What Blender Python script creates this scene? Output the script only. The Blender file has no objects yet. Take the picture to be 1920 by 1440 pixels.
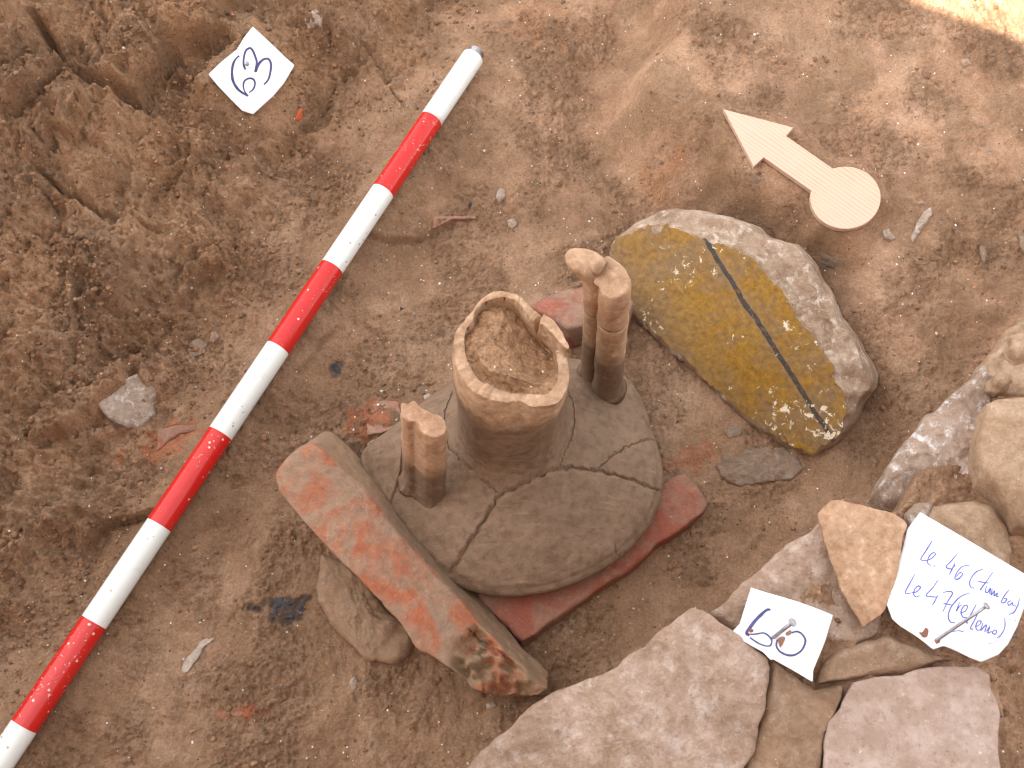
import bpy, math, random
import numpy as np
from mathutils import Vector
rng = np.random.RandomState(7)
random.seed(7)
R = math.radians
scene = bpy.context.scene
COL = scene.collection

# ------------------------------------------------------------------ camera, sky, sun, exposure
W, H, FPX = 1920.0, 1440.0, 2150.0
PITCH = R(65.0)
CZ = 1.032
CAM = np.array([0.0, -CZ / math.tan(PITCH), CZ])
FW = np.array([0, math.cos(PITCH), -math.sin(PITCH)])
UP = np.array([0, math.sin(PITCH), math.cos(PITCH)])
cam = bpy.data.cameras.new('camera')
camo = bpy.data.objects.new('camera', cam)
COL.objects.link(camo)
camo.location = CAM
camo.rotation_euler = (math.pi / 2 - PITCH, 0, 0)
cam.sensor_width = 36
cam.lens = FPX / W * 36
cam.clip_start = 0.02
cam.clip_end = 1000
cam.dof.use_dof = True
cam.dof.focus_distance = 1.12
cam.dof.aperture_fstop = 16
scene.camera = camo

SUN_ELEV = R(52)
SUN_DIR = np.array([-0.80 * math.cos(SUN_ELEV), -0.60 * math.cos(SUN_ELEV), math.sin(SUN_ELEV)])  # towards the sun
world = bpy.data.worlds.new('World')
scene.world = world
world.use_nodes = True
wn = world.node_tree.nodes
wl = world.node_tree.links
sky = wn.new('ShaderNodeTexSky')
sky.sky_type = 'NISHITA'
sky.sun_disc = False
sky.sun_elevation = SUN_ELEV
sky.sun_rotation = math.atan2(SUN_DIR[0], SUN_DIR[1])
sky.dust_density = 2.5
sky.air_density = 1.0
hs = wn.new('ShaderNodeHueSaturation')
hs.inputs['Saturation'].default_value = 0.12     # the photograph is white balanced for the shade
wl.new(sky.outputs[0], hs.inputs['Color'])
bg = wn['Background']
wl.new(hs.outputs[0], bg.inputs[0])
bg.inputs[1].default_value = 0.14
sun = bpy.data.lights.new('sun', 'SUN')
sun.energy = 5.0
sun.angle = R(0.33)
sun.color = (1.0, 0.93, 0.82)
suno = bpy.data.objects.new('sun', sun)
COL.objects.link(suno)
suno.rotation_euler = Vector(SUN_DIR).to_track_quat('Z', 'Y').to_euler()
suno.location = (-3, -3, 6)
scene.view_settings.view_transform = 'Standard'
scene.view_settings.look = 'None'
scene.view_settings.exposure = 2.22
scene.view_settings.gamma = 1.0
scene.view_settings.use_curve_mapping = False
try: scene.cycles.filter_width = 1.15
except Exception: pass
scene.render.resolution_x = 1024
scene.render.resolution_y = 768

# ------------------------------------------------------------------ projection helpers
def ray(px, py):
    px = np.asarray(px, float); py = np.asarray(py, float)
    X = np.array([1.0, 0, 0])
    return FW + ((px - W / 2) / FPX)[..., None] * X - ((py - H / 2) / FPX)[..., None] * UP
def P(px, py, z=0.0):
    r = ray(px, py)
    t = (np.asarray(z, float) - CAM[2]) / r[..., 2]
    return CAM + r * t[..., None]
def PP(pts, z=0.0):
    a = np.array(pts, float)
    if a.shape[1] == 3: return P(a[:, 0], a[:, 1], a[:, 2])
    return P(a[:, 0], a[:, 1], z)
def onplane(px, py, p0, n):
    r = ray(px, py)
    t = ((p0 - CAM) @ n) / (r @ n)
    return CAM + r * t[..., None]
def plane3(a, b, c):
    A, B, C = [P(*q) for q in (a, b, c)]
    n = np.cross(B - A, C - A); n /= np.linalg.norm(n)
    if n[2] < 0: n = -n
    return A, n

# ------------------------------------------------------------------ numpy noise
_perm = np.concatenate([rng.permutation(256)] * 3)
_g3 = rng.normal(size=(256, 3)); _g3 /= np.linalg.norm(_g3, axis=1)[:, None]
_th = rng.rand(256) * 2 * np.pi
_g2 = np.stack([np.cos(_th), np.sin(_th)], 1)
def n2(x, y):
    xi = np.floor(x).astype(int); yi = np.floor(y).astype(int)
    xf = x - xi; yf = y - yi
    u = xf * xf * xf * (xf * (xf * 6 - 15) + 10); v = yf * yf * yf * (yf * (yf * 6 - 15) + 10)
    def g(a, b):
        h = _perm[_perm[(xi + a) & 255] + ((yi + b) & 255)]
        return _g2[h, 0] * (xf - a) + _g2[h, 1] * (yf - b)
    a = g(0, 0); b = g(1, 0); c = g(0, 1); d = g(1, 1)
    return ((a + (b - a) * u) * (1 - v) + (c + (d - c) * u) * v) * 1.5
def f2(x, y, o=4, lac=2.03, gain=0.5):
    s = 0; a = 1.0; 
    for i in range(o):
        s = s + a * n2(x + 17.3 * i, y - 9.1 * i); x = x * lac; y = y * lac; a *= gain
    return s
def r2(x, y, o=4, gain=0.5):
    s = 0; a = 1.0
    for i in range(o):
        s = s + a * (1 - np.abs(n2(x + 7.7 * i, y + 3.3 * i)) * 2.2); x = x * 2.07; y = y * 2.07; a *= gain
    return s / 1.8
def n3(p):
    pi = np.floor(p).astype(int); pf = p - pi
    w = pf * pf * pf * (pf * (pf * 6 - 15) + 10)
    out = 0
    for a in (0, 1):
        for b in (0, 1):
            for c in (0, 1):
                h = _perm[_perm[_perm[(pi[:, 0] + a) & 255] + ((pi[:, 1] + b) & 255)] + ((pi[:, 2] + c) & 255)]
                d = (_g3[h] * (pf - np.array([a, b, c]))).sum(1)
                ww = (w[:, 0] if a else 1 - w[:, 0]) * (w[:, 1] if b else 1 - w[:, 1]) * (w[:, 2] if c else 1 - w[:, 2])
                out = out + d * ww
    return out * 1.5
def f3(p, o=4, gain=0.55):
    s = 0; a = 1.0
    for i in range(o):
        s = s + a * n3(p + 13.7 * i); p = p * 2.03; a *= gain
    return s
def vn3(p, o=4, gain=0.55):
    return np.stack([f3(p, o, gain), f3(p + 41.3, o, gain), f3(p + 83.9, o, gain)], 1)
def worley(x, y):
    xi = np.floor(x).astype(int); yi = np.floor(y).astype(int)
    d1 = np.full(x.shape, 9.0); d2 = np.full(x.shape, 9.0); cid = np.zeros(x.shape)
    for a in (-1, 0, 1):
        for b in (-1, 0, 1):
            h = _perm[_perm[(xi + a) & 255] + ((yi + b) & 255)]
            ox = (h * 0.6180339) % 1.0; oy = (h * 0.7548777 + .3) % 1.0
            d = np.hypot(xi + a + ox - x, yi + b + oy - y)
            m = d < d1
            d2 = np.where(m, d1, np.minimum(d2, d)); cid = np.where(m, (h * 0.3819) % 1.0, cid); d1 = np.where(m, d, d1)
    return d1, d2, cid
def sst(a, b, x):
    t = np.clip((x - a) / (b - a), 0, 1); return t * t * (3 - 2 * t)
def polydist(x, y, pts):
    """unsigned distance, signed side (+ = left of the direction of travel), and parameter along"""
    best = np.full(x.shape, 1e9); side = np.zeros(x.shape); par = np.zeros(x.shape)
    n = len(pts) - 1
    for i in range(n):
        ax, ay = pts[i][:2]; bx, by = pts[i + 1][:2]
        dx, dy = bx - ax, by - ay; L2 = dx * dx + dy * dy + 1e-12
        t = np.clip(((x - ax) * dx + (y - ay) * dy) / L2, 0, 1)
        qx = x - ax - t * dx; qy = y - ay - t * dy
        d = qx * qx + qy * qy
        m = d < best
        cr = dx * (y - ay) - dy * (x - ax)
        best = np.where(m, d, best); side = np.where(m, np.sign(cr), side); par = np.where(m, (i + t) / n, par)
    return np.sqrt(best), side, par
def inpoly(x, y, pts):
    c = np.zeros(x.shape, bool); n = len(pts); j = n - 1
    for i in range(n):
        xi, yi = pts[i][:2]; xj, yj = pts[j][:2]
        c ^= ((yi > y) != (yj > y)) & (x < (xj - xi) * (y - yi) / (yj - yi + 1e-15) + xi)
        j = i
    return c
def sdpoly(x, y, pts):
    """positive inside"""
    q = list(pts) + [pts[0]]
    d, _, _ = polydist(x, y, q)
    return np.where(inpoly(x, y, pts), d, -d)

# ------------------------------------------------------------------ object helpers
def setp(o, label=None, cat=None, group=None, kind=None):
    if label: o['label'] = label
    if cat: o['category'] = cat
    if group: o['group'] = group
    if kind: o['kind'] = kind
    return o
def thing(name, label, cat, loc, group=None):
    o = bpy.data.objects.new(name, None); COL.objects.link(o)
    o.location = loc; o.empty_display_size = 0.03
    return setp(o, label, cat, group)
_bases = {}
def mesh_obj(name, V, F, mat, parent=None, base=None, smooth=True, uv=None, col=None):
    """V: world vertices. base: world position of the object's origin (default parent's, or the lowest centre)."""
    V = np.asarray(V, float)
    if parent is not None: b = _wbase(parent)
    elif base is not None: b = np.asarray(base, float)
    else: b = np.array([V[:, 0].mean(), V[:, 1].mean(), V[:, 2].min()])
    me = bpy.data.meshes.new(name)
    V = V - b
    if isinstance(F, np.ndarray) and F.ndim == 2:
        k = F.shape[1]
        me.vertices.add(len(V)); me.vertices.foreach_set('co', V.astype(np.float32).ravel())
        me.loops.add(F.size); me.loops.foreach_set('vertex_index', F.astype(np.int32).ravel())
        me.polygons.add(len(F)); me.polygons.foreach_set('loop_start', np.arange(0, F.size, k, dtype=np.int32))
        me.polygons.foreach_set('loop_total', np.full(len(F), k, dtype=np.int32))
    else:
        me.from_pydata([tuple(v) for v in V], [], [tuple(int(i) for i in f) for f in F])
    me.update(calc_edges=True); me.validate()
    if smooth: me.polygons.foreach_set('use_smooth', np.ones(len(me.polygons), bool))
    if uv is not None:
        l = me.uv_layers.new(name='plane')
        vi = np.zeros(len(me.loops), np.int32); me.loops.foreach_get('vertex_index', vi)
        l.data.foreach_set('uv', np.asarray(uv, np.float32)[vi].ravel())
    if col is not None:
        ca = me.color_attributes.new('Col', 'FLOAT_COLOR', 'POINT')
        c4 = np.ones((len(V), 4), np.float32); c4[:, :col.shape[1]] = col
        ca.data.foreach_set('color', c4.ravel())
    me.materials.append(mat)
    o = bpy.data.objects.new(name, me); COL.objects.link(o)
    if parent is not None: o.parent = parent
    else: o.location = b
    return o
def _wbase(o):
    b = np.array(o.location)
    while o.parent is not None:
        o = o.parent; b = b + np.array(o.location)
    return b
def ringfaces(nr, n, closed=True, off=0):
    i = np.arange(nr - 1)[:, None]; j = np.arange(n if closed else n - 1)[None, :]
    a = i * n + j; b = i * n + (j + 1) % n
    return np.stack([a, b, b + n, a + n], -1).reshape(-1, 4) + off
def resample(pts, n, closed=True, smooth=0):
    p = np.asarray(pts, float)
    if closed: p = np.vstack([p, p[:1]])
    d = np.r_[0, np.cumsum(np.linalg.norm(np.diff(p, axis=0), axis=1))]
    t = np.linspace(0, d[-1], n + 1)[:-1] if closed else np.linspace(0, d[-1], n)
    q = np.stack([np.interp(t, d, p[:, k]) for k in range(p.shape[1])], 1)
    for _ in range(smooth):
        if closed: q = (np.roll(q, 1, 0) + 2 * q + np.roll(q, -1, 0)) / 4
        else: q[1:-1] = (q[:-2] + 2 * q[1:-1] + q[2:]) / 4
    return q
def catmull(pts, m=8):
    p = np.asarray(pts, float)
    if len(p) < 3: return resample(p, m, False)
    q = np.vstack([2 * p[0] - p[1], p, 2 * p[-1] - p[-2]])
    out = []
    for i in range(1, len(q) - 2):
        for t in np.linspace(0, 1, m, endpoint=False):
            a, b, c, d = q[i - 1], q[i], q[i + 1], q[i + 2]
            out.append(0.5 * (2 * b + (c - a) * t + (2 * a - 5 * b + 4 * c - d) * t * t + (3 * b - a - 3 * c + d) * t ** 3))
    out.append(p[-1]); return np.array(out)

def slab(name, T, e, mat, parent=None, base=None, N=140, rings=16, srings=10, bev=0.004, bulge=0.0, amp=0.0015, freq=60,
         amp2=0.0, freq2=12, uvf=None, smooth=1, seed=0.0, o=4, topfn=None, sidefn=None):
    """solid with the given top outline (3-D), swept along e; rounded rim; fractal relief"""
    T = resample(T, N, True, smooth)
    e = np.asarray(e, float)
    C = T.mean(0)
    nrm = np.linalg.svd(T - C)[2][2]
    if nrm @ e > 0: nrm = -nrm
    el = e / np.linalg.norm(e)
    rad = np.linalg.norm(T - C, axis=1)[:, None]
    rows = []
    Ts = T.copy()
    for _ in range(40): Ts = (np.roll(Ts, 1, 0) + 2 * Ts + np.roll(Ts, -1, 0)) / 4
    for s in np.linspace(0.02, 1, rings) ** 0.9:
        q = C + (Ts + (T - Ts) * s ** 8 - C) * s * np.maximum(0.2, 1 - bev / rad)
        q = q + nrm * bulge * (1 - s * s)
        rows.append(q)
    for ph in np.linspace(0.25, 1, 4) * math.pi / 2:
        q = C + (T - C) * np.maximum(0.2, 1 - bev / rad * (1 - math.sin(ph))) + el * bev * (1 - math.cos(ph))
        rows.append(q)
    for k in np.linspace(0, 1, srings + 1)[1:]:
        q = T + el * bev + e * k
        if sidefn is not None: q = sidefn(q, k, T, C)
        rows.append(q)
    V = np.concatenate(rows)
    nr = len(rows)
    if topfn is not None:
        V = topfn(V, nr, N)
    uv = uvf(V) if uvf is not None else None
    V = V + vn3(V * freq + seed, o) * amp
    if amp2: V = V + vn3(V * freq2 + seed + 5, 2) * amp2
    F = ringfaces(nr, N)
    F = [tuple(f[::-1]) for f in F]
    V = np.vstack([V, V[:N].mean(0), V[-N:].mean(0)])
    c0, c1 = len(V) - 2, len(V) - 1
    F += [(c0, j, (j + 1) % N)[::1] for j in range(N)]
    b = (nr - 1) * N
    F += [(c1, b + (j + 1) % N, b + j) for j in range(N)]
    if uv is not None: uv = np.vstack([uv, uv[:N].mean(0), uv[-N:].mean(0)])
    return mesh_obj(name, V, F, mat, parent, base, uv=uv)

def tube(path, rad, n=16, caps=True, squash=None):
    path = np.asarray(path, float); m = len(path)
    rad = np.broadcast_to(np.asarray(rad, float), (m,))
    tg = np.gradient(path, axis=0); tg /= np.linalg.norm(tg, axis=1)[:, None]
    ref = np.array([0, 0, 1.0]) if abs(tg[0, 2]) < 0.8 else np.array([1.0, 0, 0])
    u = np.cross(tg[0], ref); u /= np.linalg.norm(u)
    V = []
    for i in range(m):
        u = u - tg[i] * (u @ tg[i]); u /= np.linalg.norm(u); v = np.cross(tg[i], u)
        a = np.arange(n) * 2 * np.pi / n
        V.append(path[i] + rad[i] * (np.cos(a)[:, None] * u + np.sin(a)[:, None] * v))
    V = np.concatenate(V); F = [tuple(f) for f in ringfaces(m, n)]
    if caps:
        V = np.vstack([V, path[0], path[-1]])
        F += [(m * n, (j + 1) % n, j) for j in range(n)] + [(m * n + 1, (m - 1) * n + j, (m - 1) * n + (j + 1) % n) for j in range(n)]
    return V, F
def join(parts):
    V = []; F = []; o = 0
    for v, f in parts:
        V.append(v); F += [tuple(int(i) + o for i in q) for q in f]; o += len(v)
    return np.vstack(V), F

# ------------------------------------------------------------------ materials
class NT:
    def __init__(s, name):
        s.m = bpy.data.materials.new(name); s.m.use_nodes = True
        s.t = s.m.node_tree; s.b = s.t.nodes['Principled BSDF']
        s.tc = s.t.nodes.new('ShaderNodeTexCoord')
    def n(s, typ, **k):
        x = s.t.nodes.new(typ)
        for a, v in k.items(): setattr(x, a, v)
        return x
    def l(s, a, b): s.t.links.new(a, b)
    def noise(s, scale, detail=6, rough=0.6, dist=0.0, vec=None):
        x = s.n('ShaderNodeTexNoise'); x.inputs['Scale'].default_value = scale; x.inputs['Detail'].default_value = detail
        x.inputs['Roughness'].default_value = rough; x.inputs['Distortion'].default_value = dist
        s.l(vec or s.tc.outputs['Object'], x.inputs['Vector']); return x.outputs['Fac']
    def ramp(s, fac, stops, interp='LINEAR'):
        x = s.n('ShaderNodeValToRGB'); x.color_ramp.interpolation = interp
        while len(x.color_ramp.elements) < len(stops): x.color_ramp.elements.new(0.5)
        for el, (p, c) in zip(x.color_ramp.elements, stops):
            el.position = p; el.color = (c, c, c, 1) if np.isscalar(c) else (*c, 1)
        s.l(fac, x.inputs[0]); return x.outputs[0]
    def mix(s, fac, a, b, mode='MIX'):
        x = s.n('ShaderNodeMix', data_type='RGBA', blend_type=mode)
        for sock, v in ((x.inputs[0], fac), (x.inputs[6], a), (x.inputs[7], b)):
            if hasattr(v, 'links'): s.l(v, sock)
            elif np.isscalar(v): sock.default_value = v
            else: sock.default_value = (*v, 1)
        return x.outputs[2]
    def math(s, op, a, b=0.0, c=None, clamp=False):
        x = s.n('ShaderNodeMath', operation=op); x.use_clamp = clamp
        for i, v in enumerate((a, b) + ((c,) if c is not None else ())):
            if hasattr(v, 'links'): s.l(v, x.inputs[i])
            else: x.inputs[i].default_value = v
        return x.outputs[0]
    def bump(s, h, dist, strength=1.0, prev=None):
        x = s.n('ShaderNodeBump'); x.inputs['Distance'].default_value = dist; x.inputs['Strength'].default_value = strength
        s.l(h, x.inputs['Height'])
        if prev is not None: s.l(prev, x.inputs['Normal'])
        return x.outputs[0]
    def out(s, col, rough=0.9, normal=None, spec=0.3):
        for sock, v in ((s.b.inputs['Base Color'], col), (s.b.inputs['Roughness'], rough)):
            if hasattr(v, 'links'): s.l(v, sock)
            elif np.isscalar(v): sock.default_value = v
            else: sock.default_value = (*v, 1)
        s.b.inputs['Specular IOR Level'].default_value = spec
        if normal is not None: s.l(normal, s.b.inputs['Normal'])
        return s.m

def m_soil(name='damp_soil', tint=(1, 1, 1), attr=True):
    t = NT(name)
    if attr:
        av = t.n('ShaderNodeVertexColor'); av.layer_name = 'Col'; K = av.outputs[1]
    else: K = t.math('ADD', 1.0, 0.0)
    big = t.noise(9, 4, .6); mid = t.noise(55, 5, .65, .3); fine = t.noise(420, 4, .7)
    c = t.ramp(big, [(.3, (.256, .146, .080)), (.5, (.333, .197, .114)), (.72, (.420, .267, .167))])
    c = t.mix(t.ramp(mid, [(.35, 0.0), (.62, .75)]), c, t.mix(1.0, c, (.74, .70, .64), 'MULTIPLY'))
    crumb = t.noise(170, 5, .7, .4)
    c = t.mix(t.math('MULTIPLY', K, t.ramp(crumb, [(.36, .85), (.50, 0.0)])), c, t.mix(1.0, c, (.52, .45, .38), 'MULTIPLY'))  # shade painted into the colour: pits of the crumb bump darkened
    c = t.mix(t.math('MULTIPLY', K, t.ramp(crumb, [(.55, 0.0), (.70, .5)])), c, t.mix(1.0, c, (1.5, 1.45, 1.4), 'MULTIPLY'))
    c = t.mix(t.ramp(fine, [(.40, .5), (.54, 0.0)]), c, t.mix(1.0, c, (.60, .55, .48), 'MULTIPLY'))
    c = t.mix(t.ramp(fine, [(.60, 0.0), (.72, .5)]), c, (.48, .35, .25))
    # grit: pale and dark grains
    v = t.n('ShaderNodeTexVoronoi'); v.inputs['Scale'].default_value = 330; v.inputs['Randomness'].default_value = 1.0
    t.l(t.tc.outputs['Object'], v.inputs['Vector'])
    sep = t.n('ShaderNodeSeparateColor'); t.l(v.outputs['Color'], sep.inputs[0])
    pick = t.math('GREATER_THAN', sep.outputs[0], .988)
    near = t.math('LESS_THAN', v.outputs['Distance'], .28)
    g = t.math('MULTIPLY', pick, near)
    c = t.mix(g, c, (.74, .68, .62))
    pick2 = t.math('MULTIPLY', t.math('LESS_THAN', sep.outputs[1], .03), near)
    c = t.mix(pick2, c, (.05, .045, .045))
    v2 = t.n('ShaderNodeTexVoronoi'); v2.inputs['Scale'].default_value = 130
    t.l(t.tc.outputs['Object'], v2.inputs['Vector'])
    sep2 = t.n('ShaderNodeSeparateColor'); t.l(v2.outputs['Color'], sep2.inputs[0])
    g3 = t.math('MULTIPLY', t.math('GREATER_THAN', sep2.outputs[0], .972), t.math('LESS_THAN', v2.outputs['Distance'], .2))
    c = t.mix(t.math('MULTIPLY', g3, .7), c, (.50, .24, .13))
    if attr:
        a = t.n('ShaderNodeVertexColor'); a.layer_name = 'Col'
        c = t.mix(1.0, c, a.outputs[0], 'MULTIPLY')
    c = t.mix(1.0, c, tint, 'MULTIPLY')
    nb = t.bump(fine, .0014, .9)
    nb = t.bump(t.noise(1000, 2, .6), .0009, .9, nb)
    nb = t.bump(mid, .004, .7, nb)
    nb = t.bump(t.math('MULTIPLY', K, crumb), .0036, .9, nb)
    rough = t.ramp(t.noise(90, 5, .75), [(.40, .38), (.58, .92)])
    rough = t.mix(g, rough, (.15, .15, .15))
    return t.out(c, rough, nb, .35)

def m_stone(name, a, b, d, scale=14, bump=.002, vein=(.62, .58, .55), veinamt=.5, rough=.6, wet=0.0):
    t = NT(name)
    n1 = t.noise(scale, 6, .66, .3); n2_ = t.noise(scale * 6, 6, .68); n3_ = t.noise(scale * 28, 4, .7)
    c = t.ramp(n1, [(.32, a), (.5, b), (.68, d)])
    c = t.mix(t.ramp(n2_, [(.42, .65), (.6, 0.0)]), c, t.mix(1.0, c, (.68, .60, .52), 'MULTIPLY'))
    c = t.mix(t.math('MULTIPLY', t.ramp(t.noise(scale * 3.3, 8, .72, .25), [(.53, 0.0), (.66, 1.0)]), veinamt), c, vein)
    c = t.mix(t.ramp(n3_, [(.30, .5), (.45, 0.0)]), c, (.16, .10, .06))
    c = t.mix(t.ramp(n3_, [(.62, 0.0), (.74, .6)]), c, (.72, .64, .58))
    nb = t.bump(n3_, .0009, .8); nb = t.bump(n2_, bump, .7, nb)
    rr = t.ramp(t.noise(scale * 5, 4, .6), [(.40, max(.08, rough - .25 - wet * .3)), (.62, min(1, rough + .25))])
    return t.out(c, rr, nb, .35 + wet * .3)

def m_brick(name, red=(.50, .125, .055), dust=(.36, .225, .145), thr=(.44, .56), dark=(.14, .085, .06)):
    t = NT(name)
    n1 = t.noise(26, 8, .68, .9); n2_ = t.noise(150, 5, .7); n3_ = t.noise(520, 3, .7)
    r = t.ramp(n2_, [(.3, tuple(x * .72 for x in red)), (.6, red), (.8, tuple(min(1, x * 1.25 + .02) for x in red))])
    du = t.ramp(n2_, [(.3, tuple(x * .72 for x in dust)), (.55, dust), (.75, tuple(x * 1.22 for x in dust))])
    c = t.mix(t.ramp(n1, [(thr[0], 0.0), (thr[1], 1.0)]), du, r)
    c = t.mix(t.ramp(t.noise(60, 6, .7, 1.), [(.62, 0.0), (.72, .55)]), c, dark)
    c = t.mix(t.ramp(n3_, [(.62, 0.0), (.74, .5)]), c, (.66, .50, .38))
    nb = t.bump(n3_, .0007, .8); nb = t.bump(n2_, .0018, .7, nb); nb = t.bump(n1, .002, .4, nb)
    return t.out(c, t.ramp(n2_, [(.4, .7), (.6, .95)]), nb, .3)

def m_pot(name, zline=.2, dry=(.48, .31, .19), damp=(.232, .151, .098), soft=.012):
    """fired clay, still damp and muddy below a tide line"""
    t = NT(name)
    sx = t.n('ShaderNodeSeparateXYZ'); t.l(t.tc.outputs['Object'], sx.inputs[0])
    n1 = t.noise(18, 5, .6, .4); n2_ = t.noise(120, 5, .7); n3_ = t.noise(500, 3, .7)
    zz = t.math('ADD', sx.outputs[2], t.math('MULTIPLY', t.math('SUBTRACT', n1, .5), .05))
    f = t.math('DIVIDE', t.math('SUBTRACT', zz, zline - soft), soft * 2, clamp=True)
    dr = t.ramp(n1, [(.3, tuple(x * .86 for x in dry)), (.5, dry), (.7, (dry[0] * 1.08, dry[1] * .98, dry[2] * .98))])
    dr = t.mix(t.ramp(n2_, [(.56, 0.0), (.68, .5)]), dr, (.60, .46, .36))
    dr = t.mix(t.ramp(t.noise(45, 6, .7), [(.60, 0.0), (.70, .55)]), dr, (.42, .17, .10))
    da = t.ramp(n1, [(.3, tuple(x * .84 for x in damp)), (.55, damp), (.75, tuple(x * 1.22 for x in damp))])
    c = t.mix(f, da, dr)
    c = t.mix(t.ramp(n2_, [(.38, .85), (.52, 0.0)]), c, t.mix(1.0, c, (.72, .66, .60), 'MULTIPLY'))
    c = t.mix(t.ramp(n2_, [(.54, 0.0), (.70, .5)]), c, t.mix(1.0, c, (1.35, 1.3, 1.28), 'MULTIPLY'))
    # turning marks / smears of mud
    st = t.n('ShaderNodeMapping'); st.inputs['Scale'].default_value = (30, 260, 60); st.inputs['Rotation'].default_value = (0, 0, .45)
    t.l(t.tc.outputs['Object'], st.inputs[0])
    sm = t.noise(1.0, 4, .6, 0, st.outputs[0])
    c = t.mix(t.ramp(sm, [(.56, 0.0), (.72, .42)]), c, (.36, .235, .150))
    c = t.mix(t.ramp(n3_, [(.66, 0.0), (.76, .45)]), c, (.62, .50, .40))
    nb = t.bump(n3_, .0005, .7); nb = t.bump(n2_, .0020, .7, nb); nb = t.bump(sm, .0008, .4, nb)
    return t.out(c, t.ramp(n2_, [(.4, .62), (.62, .88)]), nb, .32)

def m_plain(name, col, rough=.6, metal=0.0, var=.15, scale=120, bump=.0003, spec=.4):
    t = NT(name)
    n1 = t.noise(scale, 5, .65)
    c = t.ramp(n1, [(.3, tuple(x * (1 - var) for x in col)), (.7, tuple(min(1, x * (1 + var)) for x in col))])
    t.b.inputs['Metallic'].default_value = metal
    return t.out(c, rough, t.bump(n1, bump, .6), spec)

def m_enamel(name, col, chip, chipthr, scuff):
    t = NT(name)
    n1 = t.noise(20, 4, .6)
    c = t.ramp(n1, [(.3, tuple(x * .93 for x in col)), (.7, col)])
    mp = t.n('ShaderNodeMapping'); mp.inputs['Scale'].default_value = (1, 1, 1)
    t.l(t.tc.outputs['Object'], mp.inputs[0])
    ch = t.noise(210, 6, .72, 1.4); patch = t.noise(14, 3, .6)
    k = t.math('ADD', ch, t.math('MULTIPLY', t.math('SUBTRACT', patch, .5), .35))
    mask = t.ramp(k, [(chipthr, 0.0), (chipthr + .02, 1.0)])
    c = t.mix(mask, c, chip)
    dirt = t.ramp(t.noise(70, 8, .75, .8), [(.56, 0.0), (.70, scuff)])
    c = t.mix(dirt, c, (.30, .24, .19))
    v = t.n('ShaderNodeTexVoronoi'); v.inputs['Scale'].default_value = 260; t.l(t.tc.outputs['Object'], v.inputs['Vector'])
    sp = t.n('ShaderNodeSeparateColor'); t.l(v.outputs['Color'], sp.inputs[0])
    g = t.math('MULTIPLY', t.math('GREATER_THAN', sp.outputs[0], .93), t.math('LESS_THAN', v.outputs['Distance'], .30))
    c = t.mix(g, c, chip)
    nb = t.bump(mask, .0003, -.6)
    rr = t.mix(mask, (.20, .20, .20), (.7, .7, .7))
    rr = t.mix(dirt, rr, (.7, .7, .7))
    return t.out(c, rr, nb, .5)

def m_ochre():
    """painted plaster: ochre ground, one black band (u = distance from the band in metres), mud film and losses"""
    t = NT('ochre_wall_paint')
    uv = t.n('ShaderNodeUVMap'); uv.uv_map = 'plane'
    sx = t.n('ShaderNodeSeparateXYZ'); t.l(uv.outputs[0], sx.inputs[0])
    n1 = t.noise(15, 10, .74, .5); n2_ = t.noise(190, 5, .72); n3_ = t.noise(620, 3, .7)
    c = t.ramp(n2_, [(.3, (.15, .073, .004)), (.5, (.25, .122, .006)), (.7, (.345, .178, .012))])
    mud = t.ramp(n1, [(.43, 0.0), (.57, 1.0)])
    mud = t.math('MULTIPLY', mud, t.ramp(n2_, [(.30, 1.0), (.66, .55)]))
    # more mud towards the lower left edge (u strongly negative)
    lo = t.math('MULTIPLY', t.math('SUBTRACT', -0.034, sx.outputs[0]), 15, clamp=True)
    mud = t.math('MAXIMUM', mud, t.math('MULTIPLY', lo, t.ramp(t.noise(60, 5, .7), [(.30, .35), (.6, 1.0)])))
    mudc = t.ramp(n2_, [(.3, (.135, .078, .036)), (.7, (.225, .142, .082))])
    c = t.mix(mud, c, mudc)
    wob = t.math('ADD', t.math('MULTIPLY', t.math('SUBTRACT', n2_, .5), .0034), t.math('MULTIPLY', t.math('SUBTRACT', t.noise(30, 2, .5), .5), .005))
    du = t.math('ABSOLUTE', t.math('ADD', sx.outputs[0], wob))
    band = t.math('MULTIPLY', t.math('LESS_THAN', du, .0024), t.ramp(n2_, [(.32, .35), (.48, .95)]))
    halo = t.math('LESS_THAN', du, .0050)
    c = t.mix(t.math('MULTIPLY', halo, .35), c, (.21, .13, .07))
    c = t.mix(band, c, (.030, .026, .022))
    u2 = t.math('ABSOLUTE', t.math('ADD', t.math('ADD', sx.outputs[0], .047), wob))
    sc = t.math('MULTIPLY', t.math('LESS_THAN', u2, .0008), t.math('GREATER_THAN', sx.outputs[1], .145))
    c = t.mix(t.math('MULTIPLY', sc, .07), c, (.42, .33, .22))
    loss = t.math('ADD', t.noise(110, 6, .72, .5), t.math('MULTIPLY', t.noise(17, 2, .5), .55))
    up = t.math('MULTIPLY', t.math('SUBTRACT', .07, sx.outputs[1]), .55, clamp=True)
    lm = t.ramp(t.math('ADD', loss, up), [(.915, 0.0), (.93, 1.0)])
    c = t.mix(lm, c, (.66, .57, .42))
    nb = t.bump(n3_, .0004, .6); nb = t.bump(lm, .0006, -1.0, nb); nb = t.bump(n2_, .0008, .4, nb)
    return t.out(c, .55, nb, .4)

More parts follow.
